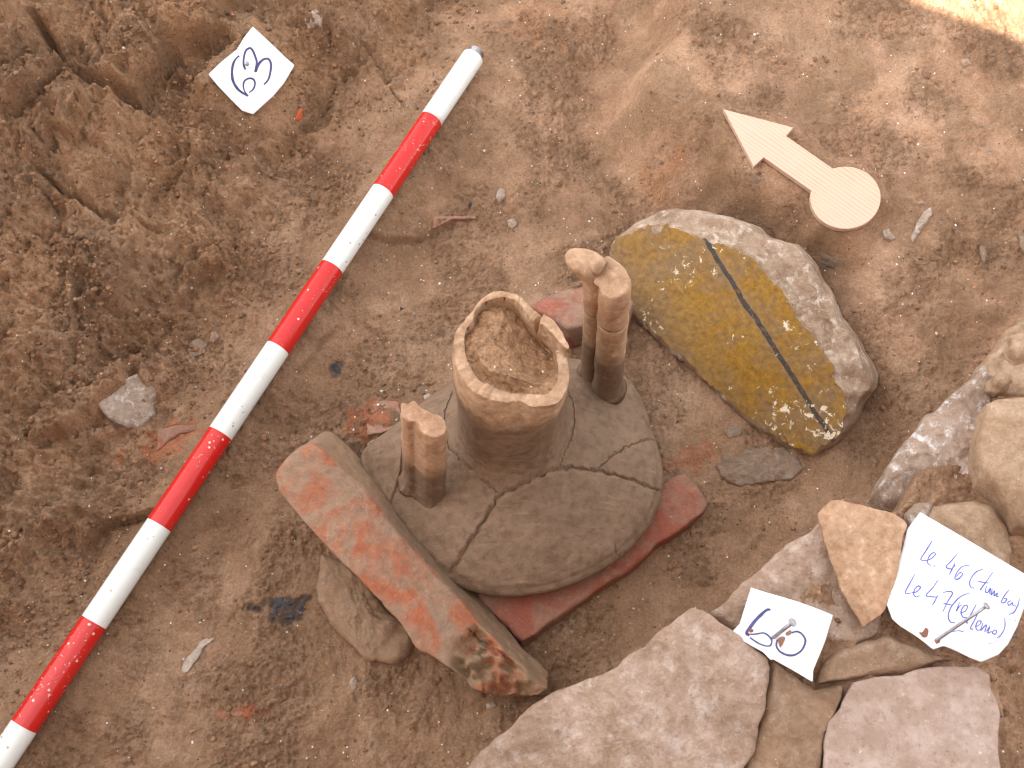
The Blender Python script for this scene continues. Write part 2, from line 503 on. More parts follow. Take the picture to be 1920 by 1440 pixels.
def m_wood():
    t = NT('pale_pine')
    uv = t.n('ShaderNodeUVMap'); uv.uv_map = 'plane'
    mp = t.n('ShaderNodeMapping'); mp.inputs['Scale'].default_value = (1, 1, 1); t.l(uv.outputs[0], mp.inputs[0])
    sx = t.n('ShaderNodeSeparateXYZ'); t.l(mp.outputs[0], sx.inputs[0])
    st = t.n('ShaderNodeMapping'); st.inputs['Scale'].default_value = (6, 60, 1); t.l(uv.outputs[0], st.inputs[0])
    wob = t.noise(1.0, 3, .5, 0, st.outputs[0])
    ph = t.math('ADD', t.math('MULTIPLY', sx.outputs[1], 1600), t.math('MULTIPLY', wob, 11.0))
    w = t.math('SINE', ph)
    w2 = t.ramp(t.math('MULTIPLY_ADD', w, .5, .5), [(.62, 0.0), (1.0, 1.0)])
    fst = t.n('ShaderNodeMapping'); fst.inputs['Scale'].default_value = (60, 1500, 1); t.l(uv.outputs[0], fst.inputs[0])
    fib = t.noise(1.0, 4, .6, 0, fst.outputs[0])
    c = t.mix(t.math('MULTIPLY', w2, t.ramp(t.noise(30, 3, .6), [(.35, .3), (.65, .8)])), (.60, .415, .305), (.44, .26, .17))
    c = t.mix(t.ramp(t.noise(8, 2, .5), [(.4, 0.0), (.7, .4)]), c, (.66, .44, .36))
    c = t.mix(t.ramp(fib, [(.35, .35), (.6, 0.0)]), c, (.56, .35, .22))
    return t.out(c, .55, t.bump(fib, .0003, .5), .35)

def m_paper():
    t = NT('white_paper')
    n1 = t.noise(60, 5, .6); d = t.noise(240, 6, .75)
    c = t.ramp(n1, [(.3, (.74, .74, .76)), (.7, (.82, .82, .84))])
    c = t.mix(t.ramp(d, [(.68, 0.0), (.76, .5)]), c, (.45, .34, .25))
    return t.out(c, .7, t.bump(t.noise(35, 3, .5), .0006, .4), .2)

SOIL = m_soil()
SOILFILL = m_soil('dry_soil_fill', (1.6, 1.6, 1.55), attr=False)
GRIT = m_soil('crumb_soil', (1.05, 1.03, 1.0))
STONE_A = m_stone('pinkish_limestone', (.25, .16, .10), (.40, .275, .20), (.54, .41, .34), 17, .004, (.66, .55, .49), .45, .7)
STONE_B = m_stone('mauve_limestone', (.34, .235, .18), (.43, .315, .258), (.46, .355, .305), 9, .0012, (.60, .50, .44), .15, .8)
STONE_WET = m_stone('wet_limestone', (.25, .16, .11), (.35, .25, .185), (.44, .335, .27), 26, .003, (.78, .73, .70), .8, .55, .3)
STONE_W = m_stone('whitish_limestone', (.32, .225, .155), (.44, .34, .265), (.56, .47, .41), 40, .003, (.76, .71, .68), .7, .6, .3)
STONE_G = m_stone('grey_schist', (.20, .132, .085), (.27, .185, .128), (.31, .245, .20), 32, .003, (.34, .31, .29), .35, .7, .1)
STONE_T = m_stone('ochre_stone', (.26, .165, .10), (.37, .245, .155), (.47, .33, .22), 16, .003, (.55, .42, .31), .35, .85)
MORTAR = m_stone('lime_mortar', (.26, .17, .108), (.40, .285, .20), (.53, .41, .32), 26, .004, (.76, .67, .58), .65, .85)
BRICK = m_brick('orange_brick', (.40, .130, .065), (.325, .205, .135), (.44, .62))
BRICKEND = m_brick('broken_brick_core', (.44, .125, .06), (.31, .205, .12), (.46, .60), (.22, .13, .09))
BRICKSIDE = m_brick('dusty_brick_side', (.38, .15, .08), (.30, .19, .117), (.56, .70))
TILE = m_brick('red_tile', (.31, .092, .055), (.29, .145, .095), (.44, .60), (.17, .07, .05))
TILE2 = m_brick('dusty_red_tile', (.33, .10, .062), (.30, .175, .12), (.46, .60))
POT = m_pot('damp_pottery', 0.214)
POTH = m_pot('handle_pottery', 0.155, (.46, .295, .18), (.20, .130, .085), .014)
POTS = m_pot('sherd_pottery', -5.0, (.46, .29, .178))
OCHRE = m_ochre(); WOOD = m_wood(); PAPER = m_paper()
INK_B = m_plain('blue_black_ink', (.055, .055, .16), .5, 0, .4, 300, 0)
INK_L = m_plain('blue_pen_ink', (.07, .09, .42), .5, 0, .4, 300, 0)
STEEL = m_plain('nail_steel', (.36, .35, .38), .38, .85, .25, 300, .0002)
RUST = m_plain('rusty_brown', (.22, .09, .06), .8, 0, .3, 300, .0006)
WHITEP = m_enamel('white_enamel', (.80, .82, .78), (.42, .40, .36), .700, .30)
REDP = m_enamel('red_enamel', (.60, .018, .014), (.78, .55, .44), .655, .10)
CHAR = m_plain('charcoal_black', (.035, .035, .042), .6, 0, .5, 200, .001)
CLOTH = m_plain('canvas_cloth', (.55, .53, .48), .9, 0, .08, 60, .0005)
WOODP = m_plain('post_wood', (.30, .19, .11), .8, 0, .25, 40, .001)

# ------------------------------------------------------------------ ground
A_ = lambda pts, z=0.03: [tuple(q[:2]) for q in PP(pts, z)]
bank_line = A_([(930, -160), (900, -60), (860, 60), (800, 150), (705, 250), (620, 350), (540, 450), (470, 560), (410, 660), (350, 770), (310, 850), (255, 950),
                (180, 1040), (100, 1140), (20, 1260), (-60, 1400), (-160, 1560)], .02)
shelf_line = A_([(1240, -160), (1235, -20), (1225, 70), (1160, 150), (1150, 215), (1225, 290), (1290, 370), (1360, 410), (1480, 470), (1580, 600), (1650, 760), (1750, 900)], .03)
wall_poly = A_([(800, 1560), (905, 1432), (1030, 1335), (1180, 1255), (1300, 1165), (1350, 1160), (1450, 1075), (1560, 1005), (1660, 950), (1690, 895), (1770, 800),
                (1858, 715), (1905, 655), (1960, 580), (2100, 420), (2600, 300), (2900, 2000), (400, 2000), (600, 1760)], .165)

stp = .00145
gx = np.arange(-.66, .66, stp); gy = np.arange(-.41, .585, stp)
def grow(a, lim=320, f=1.08):
    s = stp; o = []; x = a
    while abs(x) < lim:
        s *= f; x = x + s * (1 if a > 0 else -1); o.append(x)
    return o
X1 = np.r_[np.array(grow(gx[0]))[::-1], gx, np.array(grow(gx[-1]))]
Y1 = np.r_[np.array(grow(gy[0]))[::-1], gy, np.array(grow(gy[-1]))]
GX, GY = np.meshgrid(X1, Y1)
print('ground verts', GX.size)
far = np.hypot(GX, GY)
near = 1 - sst(.9, 1.6, far)
XX = np.clip(GX, -2.5, 2.5); YY = np.clip(GY, -2.5, 2.5)

# base: gently rising floor
h = .030 * sst(.0, .5, YY) + .004 * f2(XX * 5, YY * 5, 3)
# bank on the left
bd, bs, bp = polydist(XX, YY, bank_line)
bdist = -bs * bd
wig = .02 * f2(XX * 9 + 5, YY * 9, 3)
bb = np.clip(bdist + wig * .8, 0, None)
bank = .42 * bb * sst(0, .05, bb) - .10 * np.clip(bb - .25, 0, None)
bank = np.minimum(bank, .26)
bm = sst(-.005, .07, bdist + wig)          # roughness mask of the bank
h = h + bank
# shelf on the upper right
sd_, ss_, sp_ = polydist(XX, YY, shelf_line)
sdist = ss_ * sd_
sw = .012 * f2(XX * 12 - 3, YY * 12, 3)
shelf = .062 * sst(-.012, .045, sdist + sw) * (.45 + .55 * sst(-.12, .22, YY))
h = h + shelf - .020 * np.exp(-((sdist + .035) / .035) ** 2) * sst(.0, .15, YY)
h = h + .02 * sst(.15, .45, sdist) * f2(XX * 4 + 9, YY * 4, 2)

h_base = h.copy()
# relief ------------------------------------------------------------
ca, sa = math.cos(R(52)), math.sin(R(52))
AL = XX * ca + YY * sa; AC = -XX * sa + YY * ca      # along / across the pole direction
wx = .012 * f2(XX * 22, YY * 22, 3); wy = .012 * f2(XX * 22 + 31, YY * 22 + 7, 3)
big = f2(AL * 7 + wx * 20, AC * 15 + wy * 20, 4)
rid = r2(AL * 11 + wx * 30 + 3, AC * 22 + wy * 30, 4)
w1, w2, wc = worley((AL + wx) * 17, (AC + wy) * 30)
clod = np.clip(w2 - w1, 0, .5) * 2
terr = (wc - .5) * sst(0, .5, w2 - w1)
w3, w4, wc2 = worley((XX + wx * .6) * 75, (YY + wy * .6) * 75)
clod2 = np.clip(w4 - w3, 0, .6)
w5, w6, wc3 = worley((XX + wx * .3) * 200 + 5, (YY + wy * .3) * 200)
fine = f2(XX * 90, YY * 90, 5, gain=.62)
fine2 = f2(XX * 260 + 3, YY * 260, 3, gain=.65)
patch = sst(-.25, .35, f2(XX * 11 + 50, YY * 11, 3))            # smooth smears versus crumbly spots
steep = sst(.1, .45, f2(XX * 6 + 20, YY * 6 - 11, 2) + .25)
rough_b = bm * (.55 + .45 * patch)
h = h + .0024 * bm * f2(XX * 130, YY * 150, 3, gain=.7)
h = h + bm * .014 * f2(AL * 4.2 + 7, AC * 8 + 2, 2)
h = h + bm * (.019 * big + .013 * (rid - .9) + .020 * terr * steep + .007 * (clod - .5) * steep)
h = h + rough_b * (.0070 * (clod2 - .3) + .0045 * (wc2 - .5) * sst(0, .4, w4 - w3)) + bm * (.0048 * fine) + rough_b * (.0048 * np.clip(.5 - w5, -.2, .5) * (wc3 > .35))
fm = 1 - bm
h = h + fm * (.0036 * f2(XX * 24 + 3, YY * 24, 3) + .0026 * fine * (.35 + .75 * patch) + .0012 * patch * (wc2 - .45) * sst(0, .35, w4 - w3))
h = h + fm * patch * .0030 * np.clip(.5 - w5, -.2, .5) * (wc3 > .5)
h = h + .0011 * fine2 * (.5 + .5 * patch)
# pock holes
hole = np.clip(.16 - w3, 0, 1) / .16 * (wc2 > .90)
h = h - .004 * hole * (.5 + .5 * bm)

outd = np.hypot(np.clip(np.abs(XX) - .66, 0, None), np.clip(np.maximum(YY - .585, -.41 - YY), 0, None))
h = h_base + (h - h_base) * (1 - .85 * sst(.01, .22, outd))
# scarps and trowel cuts in the bank (pixel polylines) -------------
def scarp(pts, amp, decay, width=.004, z=.09, side=1, cut=0.0, wob=1.0):
    global h
    q = A_(pts, z)
    xs = [a[0] for a in q]; ys = [a[1] for a in q]
    m = (XX > min(xs) - .12) & (XX < max(xs) + .12) & (YY > min(ys) - .12) & (YY < max(ys) + .12)
    x = XX[m] + wob * .25 * wx[m]; y = YY[m] + wob * .25 * wy[m]
    d, s, p = polydist(x, y, q)
    s = s * side; endf = sst(0, .12, p) * sst(1, .88, p) if False else np.minimum(sst(0, .15, p), 1 - sst(.85, 1, p))
    sd = d * s
    up_ = np.where(sd > 0, np.exp(-sd / decay), 0) * sst(0, width, sd)
    dn = np.where(sd <= 0, np.exp(sd / (decay * .6)), 0)
    hh = h[m]
    hh = hh + endf * 1.5 * (amp * up_ - 1.3 * cut * dn)
    h[m] = hh
def crack(pts, w, depth, z=.1):
    global h
    q = A_(pts, z)
    xs = [a[0] for a in q]; ys = [a[1] for a in q]
    m = (XX > min(xs) - .04) & (XX < max(xs) + .04) & (YY > min(ys) - .04) & (YY < max(ys) + .04)
    d, s, p = polydist(XX[m] + .35 * wx[m], YY[m] + .35 * wy[m], q)
    endf = np.minimum(sst(0, .12, p), 1 - sst(.88, 1, p))
    h[m] = h[m] - depth * endf * np.exp(-(d / w) ** 2)
# the sign: side=+1 raises the ground to the left of the direction of travel
scarp([(120, 112), (180, 135), (245, 150), (262, 118), (300, 62), (345, 32), (410, 28), (455, 55), (480, 80)], .020, .035, .005, .13, 1, .008)
scarp([(480, 85), (440, 120), (400, 150), (330, 170)], .008, .03, .006, .11, -1, .004)
scarp([(82, 72), (108, 84), (75, 120), (45, 150), (20, 165), (-20, 200)], .016, .03, .004, .15, -1, .010)
scarp([(150, 150), (160, 175), (152, 205), (125, 232), (90, 226), (72, 262), (40, 282)], .013, .022, .003, .13, -1, .005)
scarp([(30, 268), (75, 300), (150, 328), (250, 345), (300, 350)], .003, .02, .003, .12, 1, .006)
scarp([(40, 285), (90, 318), (160, 342), (245, 352)], .010, .03, .003, .12, -1, .004)
scarp([(235, 350), (238, 390), (236, 440)], .009, .02, .003, .11, -1, .004)
scarp([(110, 118), (165, 142), (230, 160), (320, 186)], .012, .03, .003, .13, -1, .008)
scarp([(185, 590), (178, 640), (130, 690), (60, 742), (-30, 775)], .013, .035, .005, .12, -1, .008)
scarp([(95, 450), (100, 500), (92, 560)], .008, .02, .003, .12, -1, .003)
scarp([(230, 560), (180, 600), (150, 630)], .007, .02, .003, .10, 1, .002)
scarp([(340, 905), (240, 940), (160, 960), (118, 1010)], .010, .02, .004, .05, -1, .005)
scarp([(700, 60), (640, 110), (600, 160), (540, 230), (470, 290)], .006, .02, .005, .06, -1, .003)
scarp([(330, 270), (290, 300), (262, 330), (250, 372)], .007, .02, .003, .09, -1, .003)
scarp([(410, 430), (350, 470), (300, 520)], .006, .018, .003, .07, -1, .003)
scarp([(620, 20), (690, 70), (720, 110), (800, 60)], .007, .02, .004, .07, -1, .003)
scarp([(0, 560), (60, 540), (100, 470), (180, 440)], .006, .02, .003, .14, -1, .003)
scarp([(10, 930), (90, 900), (170, 840), (220, 800)], .007, .02, .003, .09, -1, .003)
scarp([(640, 440), (720, 450), (800, 430), (860, 400)], .0045, .02, .004, .02, 1, .002, .6)
scarp([(560, 700), (600, 640), (640, 590)], .003, .02, .004, .02, 1, .001, .6)
crack([(40, -10), (60, 11), (69, 29), (78, 38), (82, 70)], .0042, .030, .16)
crack([(220, 3), (240, 18), (258, 32)], .0014, .008, .14)
crack([(165, 40), (175, 62), (182, 85), (187, 120), (180, 135)], .0012, .008, .14)
crack([(32, 190), (50, 208), (62, 220), (80, 232)], .0016, .012, .15)
crack([(0, 235), (15, 222), (22, 205)], .0012, .008, .15)
crack([(6, 276), (28, 292), (45, 312)], .0015, .010, .15)
crack([(102, 398), (106, 425), (120, 432), (142, 426)], .0013, .009, .12)
crack([(210, 262), (225, 255), (235, 262)], .001, .005, .12)
crack([(150, 170), (142, 200)], .0012, .006, .13)
# ridge of spoil under the upper right shadow band
# wall core on the lower right ---------------------------------------
wsd = sdpoly(XX, YY, wall_poly)
wm = sst(-.004, .010, wsd + .003 * f2(XX * 30, YY * 30, 2))
wh = .178 + .010 * f2(XX * 10 + 4, YY * 10, 3) + .003 * fine + .0025 * (clod2 - .3) * patch + .02 * sst(.1, .5, wsd) * f2(XX * 3, YY * 3, 2) + .0008 * fine2
lev = .012 * np.exp(-(wsd / .03) ** 2) * (wsd < 0)          # soil piled against the wall foot
h = h * (1 - wm) + wh * wm + lev * (1 - wm) * near
# out of frame: trench sides and the field around
outr = sst(.85, 1.5, np.hypot(GX * .95, GY - .05))
h = h * (1 - outr) + outr * (.30 + .02 * f2(XX * 1.5, YY * 1.5, 3))
h = h * (1 - sst(2.0, 3.0, far)) + sst(2.0, 3.0, far) * (.30 + .12 * f2(GX * .12, GY * .12, 3) * sst(3, 12, far))

bk = sst(1.15, 1.45, -YY + .12 * XX) * (1 - sst(3.0, 5.0, far))  # unseen high ground behind the camera, added to block low skylight
h = h * (1 - bk) + bk * (1.25 + .03 * f2(XX * 3, YY * 3, 3))
# presses: places where something lies; the ground meets it
ring_top = P(888, 106, .050); ring_d = None
def press_plane(pts, p0, n, eps=.0015, blend=.012, lift=True, zz=None):
    global h
    q = [tuple(onplane(np.float64(a), np.float64(b), p0, n)[:2]) for a, b in pts]
    xs = [a[0] for a in q]; ys = [a[1] for a in q]
    m = (XX > min(xs) - .05) & (XX < max(xs) + .05) & (YY > min(ys) - .05) & (YY < max(ys) + .05)
    sd = sdpoly(XX[m], YY[m], q)
    pz = p0[2] - ((XX[m] - p0[0]) * n[0] + (YY[m] - p0[1]) * n[1]) / n[2]
    k = sst(-blend, 0, sd)
    tgt = pz - eps - .0006 + .0006 * fine[m]
    hh = h[m]; new = hh * (1 - k) + tgt * k if lift else np.minimum(hh, hh * (1 - k) + tgt * k)
    new = np.where(k > .5, np.minimum(new, tgt + .05 * (1 - k)), new)
    h[m] = new

paper63 = [(474.4, 49.4), (511, 87), (548, 125), (530, 158), (510, 182), (475, 214.4), (455, 207), (430, 182), (390, 140), (415, 116), (445, 92), (458, 70)]
pl63 = plane3((390, 140, .112), (474, 214, .072), (548, 125, .066))
arrow_px = [(1357, 205), (1487, 238), (1475, 254), (1470, 254.5), (1558, 315)]
pla = plane3((1357, 205, .092), (1480, 240, .093), (1585, 370, .086))
press_plane(paper63, *pl63, eps=.004, blend=.03)
arrow_foot = [(1357, 205), (1490, 238), (1560, 312), (1610, 312), (1652, 370), (1600, 432), (1540, 415), (1515, 360), (1410, 312)]
press_plane(arrow_foot, *pla, eps=.0012, blend=.03)

# the ranging pole (axis) and the hollow it lies in
PZ0, PZ1 = .0535, .0205
pa = P(888, 106, PZ0); pb = P(45.4, 1361.5, PZ1)
pdir = (pb - pa) / np.linalg.norm(pb - pa)
SEG = np.linalg.norm(pb - pa) / 7.93
print('band length', SEG)
PR = .0122
pend = pa + pdir * SEG * 9.93
dP, sP, tP = polydist(XX, YY, [tuple((pa - pdir * .01)[:2]), tuple((pend + pdir * .02)[:2])])
zax = pa[2] + (pend[2] - pa[2]) * ((XX - pa[0]) * pdir[0] + (YY - pa[1]) * pdir[1]) / (pdir[0] ** 2 + pdir[1] ** 2) / (SEG * 9.93)
lim = zax - PR * .80 + np.clip(dP - PR * .7, 0, None) * .75
k = 1 - sst(.10, .14, dP)
h = np.where(dP < .14, np.minimum(h, lim) * k + h * (1 - k), h)
# lift the soil under the pole where it would hover
tgt = zax - PR * .95 - .001
kk = np.exp(-(np.clip(dP - .004, 0, None) / .022) ** 2) * near * sst(0, .02, tP)
h = h + kk * np.clip(tgt - h, 0, .02)

# flat bed for the amphora, brick, plaster etc.
AX = P(957, 893, .045)           # amphora axis
ra = np.hypot(XX - AX[0], YY - AX[1])
h = np.where(ra < .25, h * sst(.125, .20, ra) + np.minimum(h, .006 + .001 * fine) * (1 - sst(.125, .20, ra)), h)
# earth banked on the far left of the shoulder
ex, ey = P(735, 785, .04)[:2]
h = h + .030 * np.exp(-(((XX - ex) / .05) ** 2 + ((YY - ey) / .035) ** 2))
ex, ey = P(1180, 800, .02)[:2]

# sampler
ix0 = len(grow(gx[0])); iy0 = len(grow(gy[0]))
HG = h[iy0:iy0 + len(gy), ix0:ix0 + len(gx)]
def gz(x, y):
    x = np.asarray(x, float); y = np.asarray(y, float)
    fx = np.clip((x - gx[0]) / stp, 0, len(gx) - 1.001); fy = np.clip((y - gy[0]) / stp, 0, len(gy) - 1.001)
    i = fx.astype(int); j = fy.astype(int); u = fx - i; v = fy - j
    return (HG[j, i] * (1 - u) + HG[j, i + 1] * u) * (1 - v) + (HG[j + 1, i] * (1 - u) + HG[j + 1, i + 1] * u) * v
def G(px, py):
    """first hit of the pixel ray with the ground"""
    px = np.atleast_1d(np.asarray(px, float)); py = np.atleast_1d(np.asarray(py, float))
    r = ray(px, py)
    z = np.full(px.shape, .32); done = np.zeros(px.shape, bool); res = z.copy()
    for k in range(340):
        z = .32 - k * .001
        q = CAM + r * ((z - CAM[2]) / r[:, 2])[:, None]
        hit = (~done) & (gz(q[:, 0], q[:, 1]) >= z)
        res[hit] = z; done |= hit
        if done.all(): break
    return CAM + r * ((res - CAM[2]) / r[:, 2])[:, None]
def GP(pts, lift=0.0):
    a = np.array(pts, float); q = G(a[:, 0], a[:, 1]); q[:, 2] += lift; return q

# colour of the soil: drier and paler towards the upper right, redder patches, charcoal dust
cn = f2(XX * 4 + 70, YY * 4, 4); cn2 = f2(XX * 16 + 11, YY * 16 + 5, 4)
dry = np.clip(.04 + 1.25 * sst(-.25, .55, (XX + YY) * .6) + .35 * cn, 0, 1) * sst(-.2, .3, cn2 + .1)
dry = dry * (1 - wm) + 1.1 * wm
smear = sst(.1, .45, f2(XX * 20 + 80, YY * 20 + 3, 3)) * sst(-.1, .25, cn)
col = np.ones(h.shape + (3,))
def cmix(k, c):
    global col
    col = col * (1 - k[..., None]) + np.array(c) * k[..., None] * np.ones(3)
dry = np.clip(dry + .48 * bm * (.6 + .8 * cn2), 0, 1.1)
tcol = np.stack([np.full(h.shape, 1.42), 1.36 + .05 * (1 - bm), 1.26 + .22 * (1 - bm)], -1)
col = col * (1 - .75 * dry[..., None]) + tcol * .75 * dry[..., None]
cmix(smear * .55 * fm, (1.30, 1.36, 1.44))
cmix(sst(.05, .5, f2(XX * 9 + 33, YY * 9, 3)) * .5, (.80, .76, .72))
def stain(px, py, rx, c, k=1.0, ang=0., ry=None):
    q = G(px, py)[0]; ry = ry or rx
    dx = XX - q[0]; dy = YY - q[1]
    u = dx * math.cos(ang) + dy * math.sin(ang); v = -dx * math.sin(ang) + dy * math.cos(ang)
    d = np.sqrt((u / rx) ** 2 + (v / ry) ** 2) + .9 * f2(XX * 60 + px, YY * 60, 3)
    cmix(k * (1 - sst(.7, 1.15, d)), c)
stain(240, 760, .05, (1.5, 1.5, 1.55), .6, .9, .035)
stain(540, 1140, .022, (.22, .25, .33), .9, 0, .015)
stain(628, 690, .008, (.25, .28, .4), .8)
stain(455, 1338, .016, (1.25, .55, .42), .75, 0, .007)
stain(320, 820, .035, (1.35, .80, .62), .7, .5, .015)
stain(1240, 330, .02, (1.2, .95, .75), .5)
stain(780, 800, .02, (.55, .56, .6), .5)
stain(1290, 860, .03, (1.3, .8, .65), .5, .3, .012)
stain(700, 780, .02, (1.35, .75, .6), .7)
stain(1010, 40, .03, (1.3, 1.1, 1.0), .5)
n_x, n_y = len(X1), len(Y1)
Vg = np.stack([GX, GY, h], -1).reshape(-1, 3)
ii, jj = np.meshgrid(np.arange(n_y - 1), np.arange(n_x - 1), indexing='ij')
a = (ii * n_x + jj).ravel()
Fg = np.stack([a, a + 1, a + 1 + n_x, a + n_x], 1)
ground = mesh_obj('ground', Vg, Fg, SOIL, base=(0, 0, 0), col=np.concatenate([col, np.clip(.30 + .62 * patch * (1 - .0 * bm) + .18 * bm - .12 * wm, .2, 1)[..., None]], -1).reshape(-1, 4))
setp(ground, 'brown trench floor of damp trowelled soil with a rough earth bank on the left', kind='structure')

# ------------------------------------------------------------------ loose crumbs and grit (stuff)
ICO = None
def ico():
    t = (1 + 5 ** .5) / 2
    v = np.array([(-1, t, 0), (1, t, 0), (-1, -t, 0), (1, -t, 0), (0, -1, t), (0, 1, t), (0, -1, -t), (0, 1, -t), (t, 0, -1), (t, 0, 1), (-t, 0, -1), (-t, 0, 1)], float)
    v /= np.linalg.norm(v[0])
    f = np.array([(0, 11, 5), (0, 5, 1), (0, 1, 7), (0, 7, 10), (0, 10, 11), (1, 5, 9), (5, 11, 4), (11, 10, 2), (10, 7, 6), (7, 1, 8), (3, 9, 4), (3, 4, 2), (3, 2, 6), (3, 6, 8), (3, 8, 9), (4, 9, 5), (2, 4, 11), (6, 2, 10), (8, 6, 7), (9, 8, 1)])
    return v, f
def scatter(name, label, n, smin, smax, mat, cols, wfun, sink=.3, flat=.75):
    v0, f0 = ico()
    V = []; F = []; Cc = []
    cnt = 0
    x = rng.uniform(-.62, .62, n * 8); y = rng.uniform(-.38, .56, n * 8)
    keep = rng.rand(len(x)) < wfun(x, y)
    x = x[keep][:n]; y = y[keep][:n]; n = len(x)
    z = gz(x, y)
    s = smin * (smax / smin) ** (rng.rand(n) ** 2.6)
    vv = v0[None] * (1 + rng.uniform(-.28, .28, (n, 12, 1)))
    sc = np.stack([s * rng.uniform(.8, 1.3, n), s * rng.uniform(.7, 1.1, n), s * flat * rng.uniform(.7, 1, n)], 1)
    vv = vv * sc[:, None, :]
    an = rng.rand(n) * 6.28; c_, s_ = np.cos(an)[:, None], np.sin(an)[:, None]
    vx = vv[..., 0] * c_ - vv[..., 1] * s_; vy = vv[..., 0] * s_ + vv[..., 1] * c_
    vv = np.stack([vx + x[:, None], vy + y[:, None], vv[..., 2] + (z + s * flat * (1 - 2 * sink) * .6)[:, None]], -1)
    F = f0[None] + (np.arange(n) * 12)[:, None, None]
    cc = np.array(cols)[rng.randint(len(cols), size=n)] * rng.uniform(.8, 1.15, (n, 1))
    cc = np.repeat(cc[:, None], 12, 1)
    o = mesh_obj(name, vv.reshape(-1, 3), F.reshape(-1, 3), mat, base=(0, 0, 0), col=cc.reshape(-1, 3), smooth=True)
    setp(o, label, kind='stuff'); return o
def m_vcol(name, rough, spec=.4):
    t = NT(name); a = t.n('ShaderNodeVertexColor'); a.layer_name = 'Col'
    n1 = t.noise(700, 3, .6)
    c = t.mix(t.ramp(n1, [(.35, .5), (.6, 0.0)]), a.outputs[0], t.mix(1.0, a.outputs[0], (.6, .55, .5), 'MULTIPLY'))
    return t.out(c, rough, t.bump(n1, .0004, .8), spec)
def wbank(x, y):
    d, s, p = polydist(x, y, bank_line)
    k = np.where(s < 0, .8, .09)
    k = k + .4 * np.exp(-((d - .0) / .03) ** 2)
    pt = sst(-.2, .35, f2(x * 11 + 50, y * 11, 3)); return np.clip(k * (.25 + .75 * pt), 0, 1)
scatter('earth_crumbs', 'small brown crumbs of earth lying loose on the soil', 20000, .0006, .0034, GRIT,
        [(1, 1, 1), (1.15, 1.1, 1.05), (.85, .82, .8), (1.3, 1.25, 1.2)], wbank, .42)
scatter('pale_grit', 'tiny pale stones and lime specks in the soil', 750, .0006, .0020, m_vcol('grit_grain', .35),
        [(.72, .68, .64), (.6, .5, .42), (.8, .78, .78), (.5, .42, .34), (.45, .2, .12), (.2, .2, .22)], lambda x, y: np.full(x.shape, .5), .45, .6)

# ------------------------------------------------------------------ ranging pole
pole = thing('ranging_pole', 'long red and white banded ranging pole lying diagonally across the trench', 'ranging pole', pend)
pu = np.cross(pdir, [0, 0, 1.0]); pu /= np.linalg.norm(pu); pv = np.cross(pdir, pu)
for kx in range(10):
    s0 = pa + pdir * SEG * (kx - .07 + .0 if kx else 0); s0 = pa + pdir * (SEG * (kx - .07) if kx else 0)
    s1 = pa + pdir * SEG * (kx + .93)
    m = 14
    path = np.array([s0 + (s1 - s0) * t for t in np.linspace(0, 1, m)])
    rr = np.full(m, PR if kx % 2 == 0 else PR + .00012)
    if kx == 0:
        path = np.vstack([path[0] , path[0] + pdir * .0007, path[0] + pdir * .002, path[1:]]); rr = np.r_[PR * .86, PR * .95, PR, rr[1:]]
    V, F = tube(path, rr, 48, caps=(kx in (0, 9)))
    mesh_obj('white_band' if kx % 2 == 0 else 'red_band', V, F, WHITEP if kx % 2 == 0 else REDP, pole)
# threaded screw end
pts = []; rr = []
for i in range(41):
    pts.append(pa - pdir * (.0002 + .0078 * i / 40)); rr.append(PR * (.70 + (.05 if (i // 3) % 2 else 0)) * (1 if i < 38 else .9))
V, F = tube(pts, rr, 40)
V0, F0 = tube([pa + pdir * .0003, pa - pdir * .0012], [PR * .84, PR * .84], 40)
mesh_obj('screw_thread', *join([(V, F), (V0, F0)]), STEEL, pole)

# ------------------------------------------------------------------ wooden north arrow
ar_loc = onplane(np.float64(1585), np.float64(371), *pla)
arrow = []
tip = [(1356.5, 204.5), (1488, 239), (1474, 254.5), (1562, 316)]
low = [(1519, 357), (1432, 295), (1413, 312)]
circ_c, circ_ax = (1585.5, 370.5), (66, 58.5)
def cpx(a): return (circ_c[0] + circ_ax[0] * math.cos(a), circ_c[1] + circ_ax[1] * math.sin(a))
a0 = math.atan2((316 - circ_c[1]) / circ_ax[1], (1562 - circ_c[0]) / circ_ax[0])
a1 = math.atan2((357 - circ_c[1]) / circ_ax[1], (1519 - circ_c[0]) / circ_ax[0]) + 2 * math.pi
cp = [cpx(t) for t in np.linspace(a0, a1, 60)]
opx = tip[:-1] + cp + low[1:]
pn = pla[1]
top = np.array([onplane(np.float64(a), np.float64(b), pla[0] + pn * .0062, pn) for a, b in opx])
def arrow_uv(V):
    o0 = top[0]; d = np.array(ar_loc) - o0; d /= np.linalg.norm(d); w_ = np.cross(pn, d)
    return np.stack([(V - o0) @ d, (V - o0) @ w_], 1)
n = len(top); ins = []
for i in range(n):
    p_, q_, s_ = top[i - 1], top[i], top[(i + 1) % n]
    e1 = (q_ - p_) / np.linalg.norm(q_ - p_); e2 = (s_ - q_) / np.linalg.norm(s_ - q_)
    nn = np.cross(pn, e1) + np.cross(pn, e2); nn /= np.linalg.norm(nn)
    ins.append(nn)
ins = np.array(ins)
ctr = top.mean(0)
sgn = 1 if inpoly(np.array([(top[2] + ins[2] * .001)[0]]), np.array([(top[2] + ins[2] * .001)[1]]), [tuple(t) for t in top])[0] else -1
ins *= sgn
V = np.vstack([top + ins * .0005, top - pn * .0005, top - pn * .0062])
F = [tuple(range(n))] + [(k * n + j, k * n + (j + 1) % n, (k + 1) * n + (j + 1) % n, (k + 1) * n + j) for k in range(2) for j in range(n)]
F += [tuple(range(3 * n - 1, 2 * n - 1, -1))]
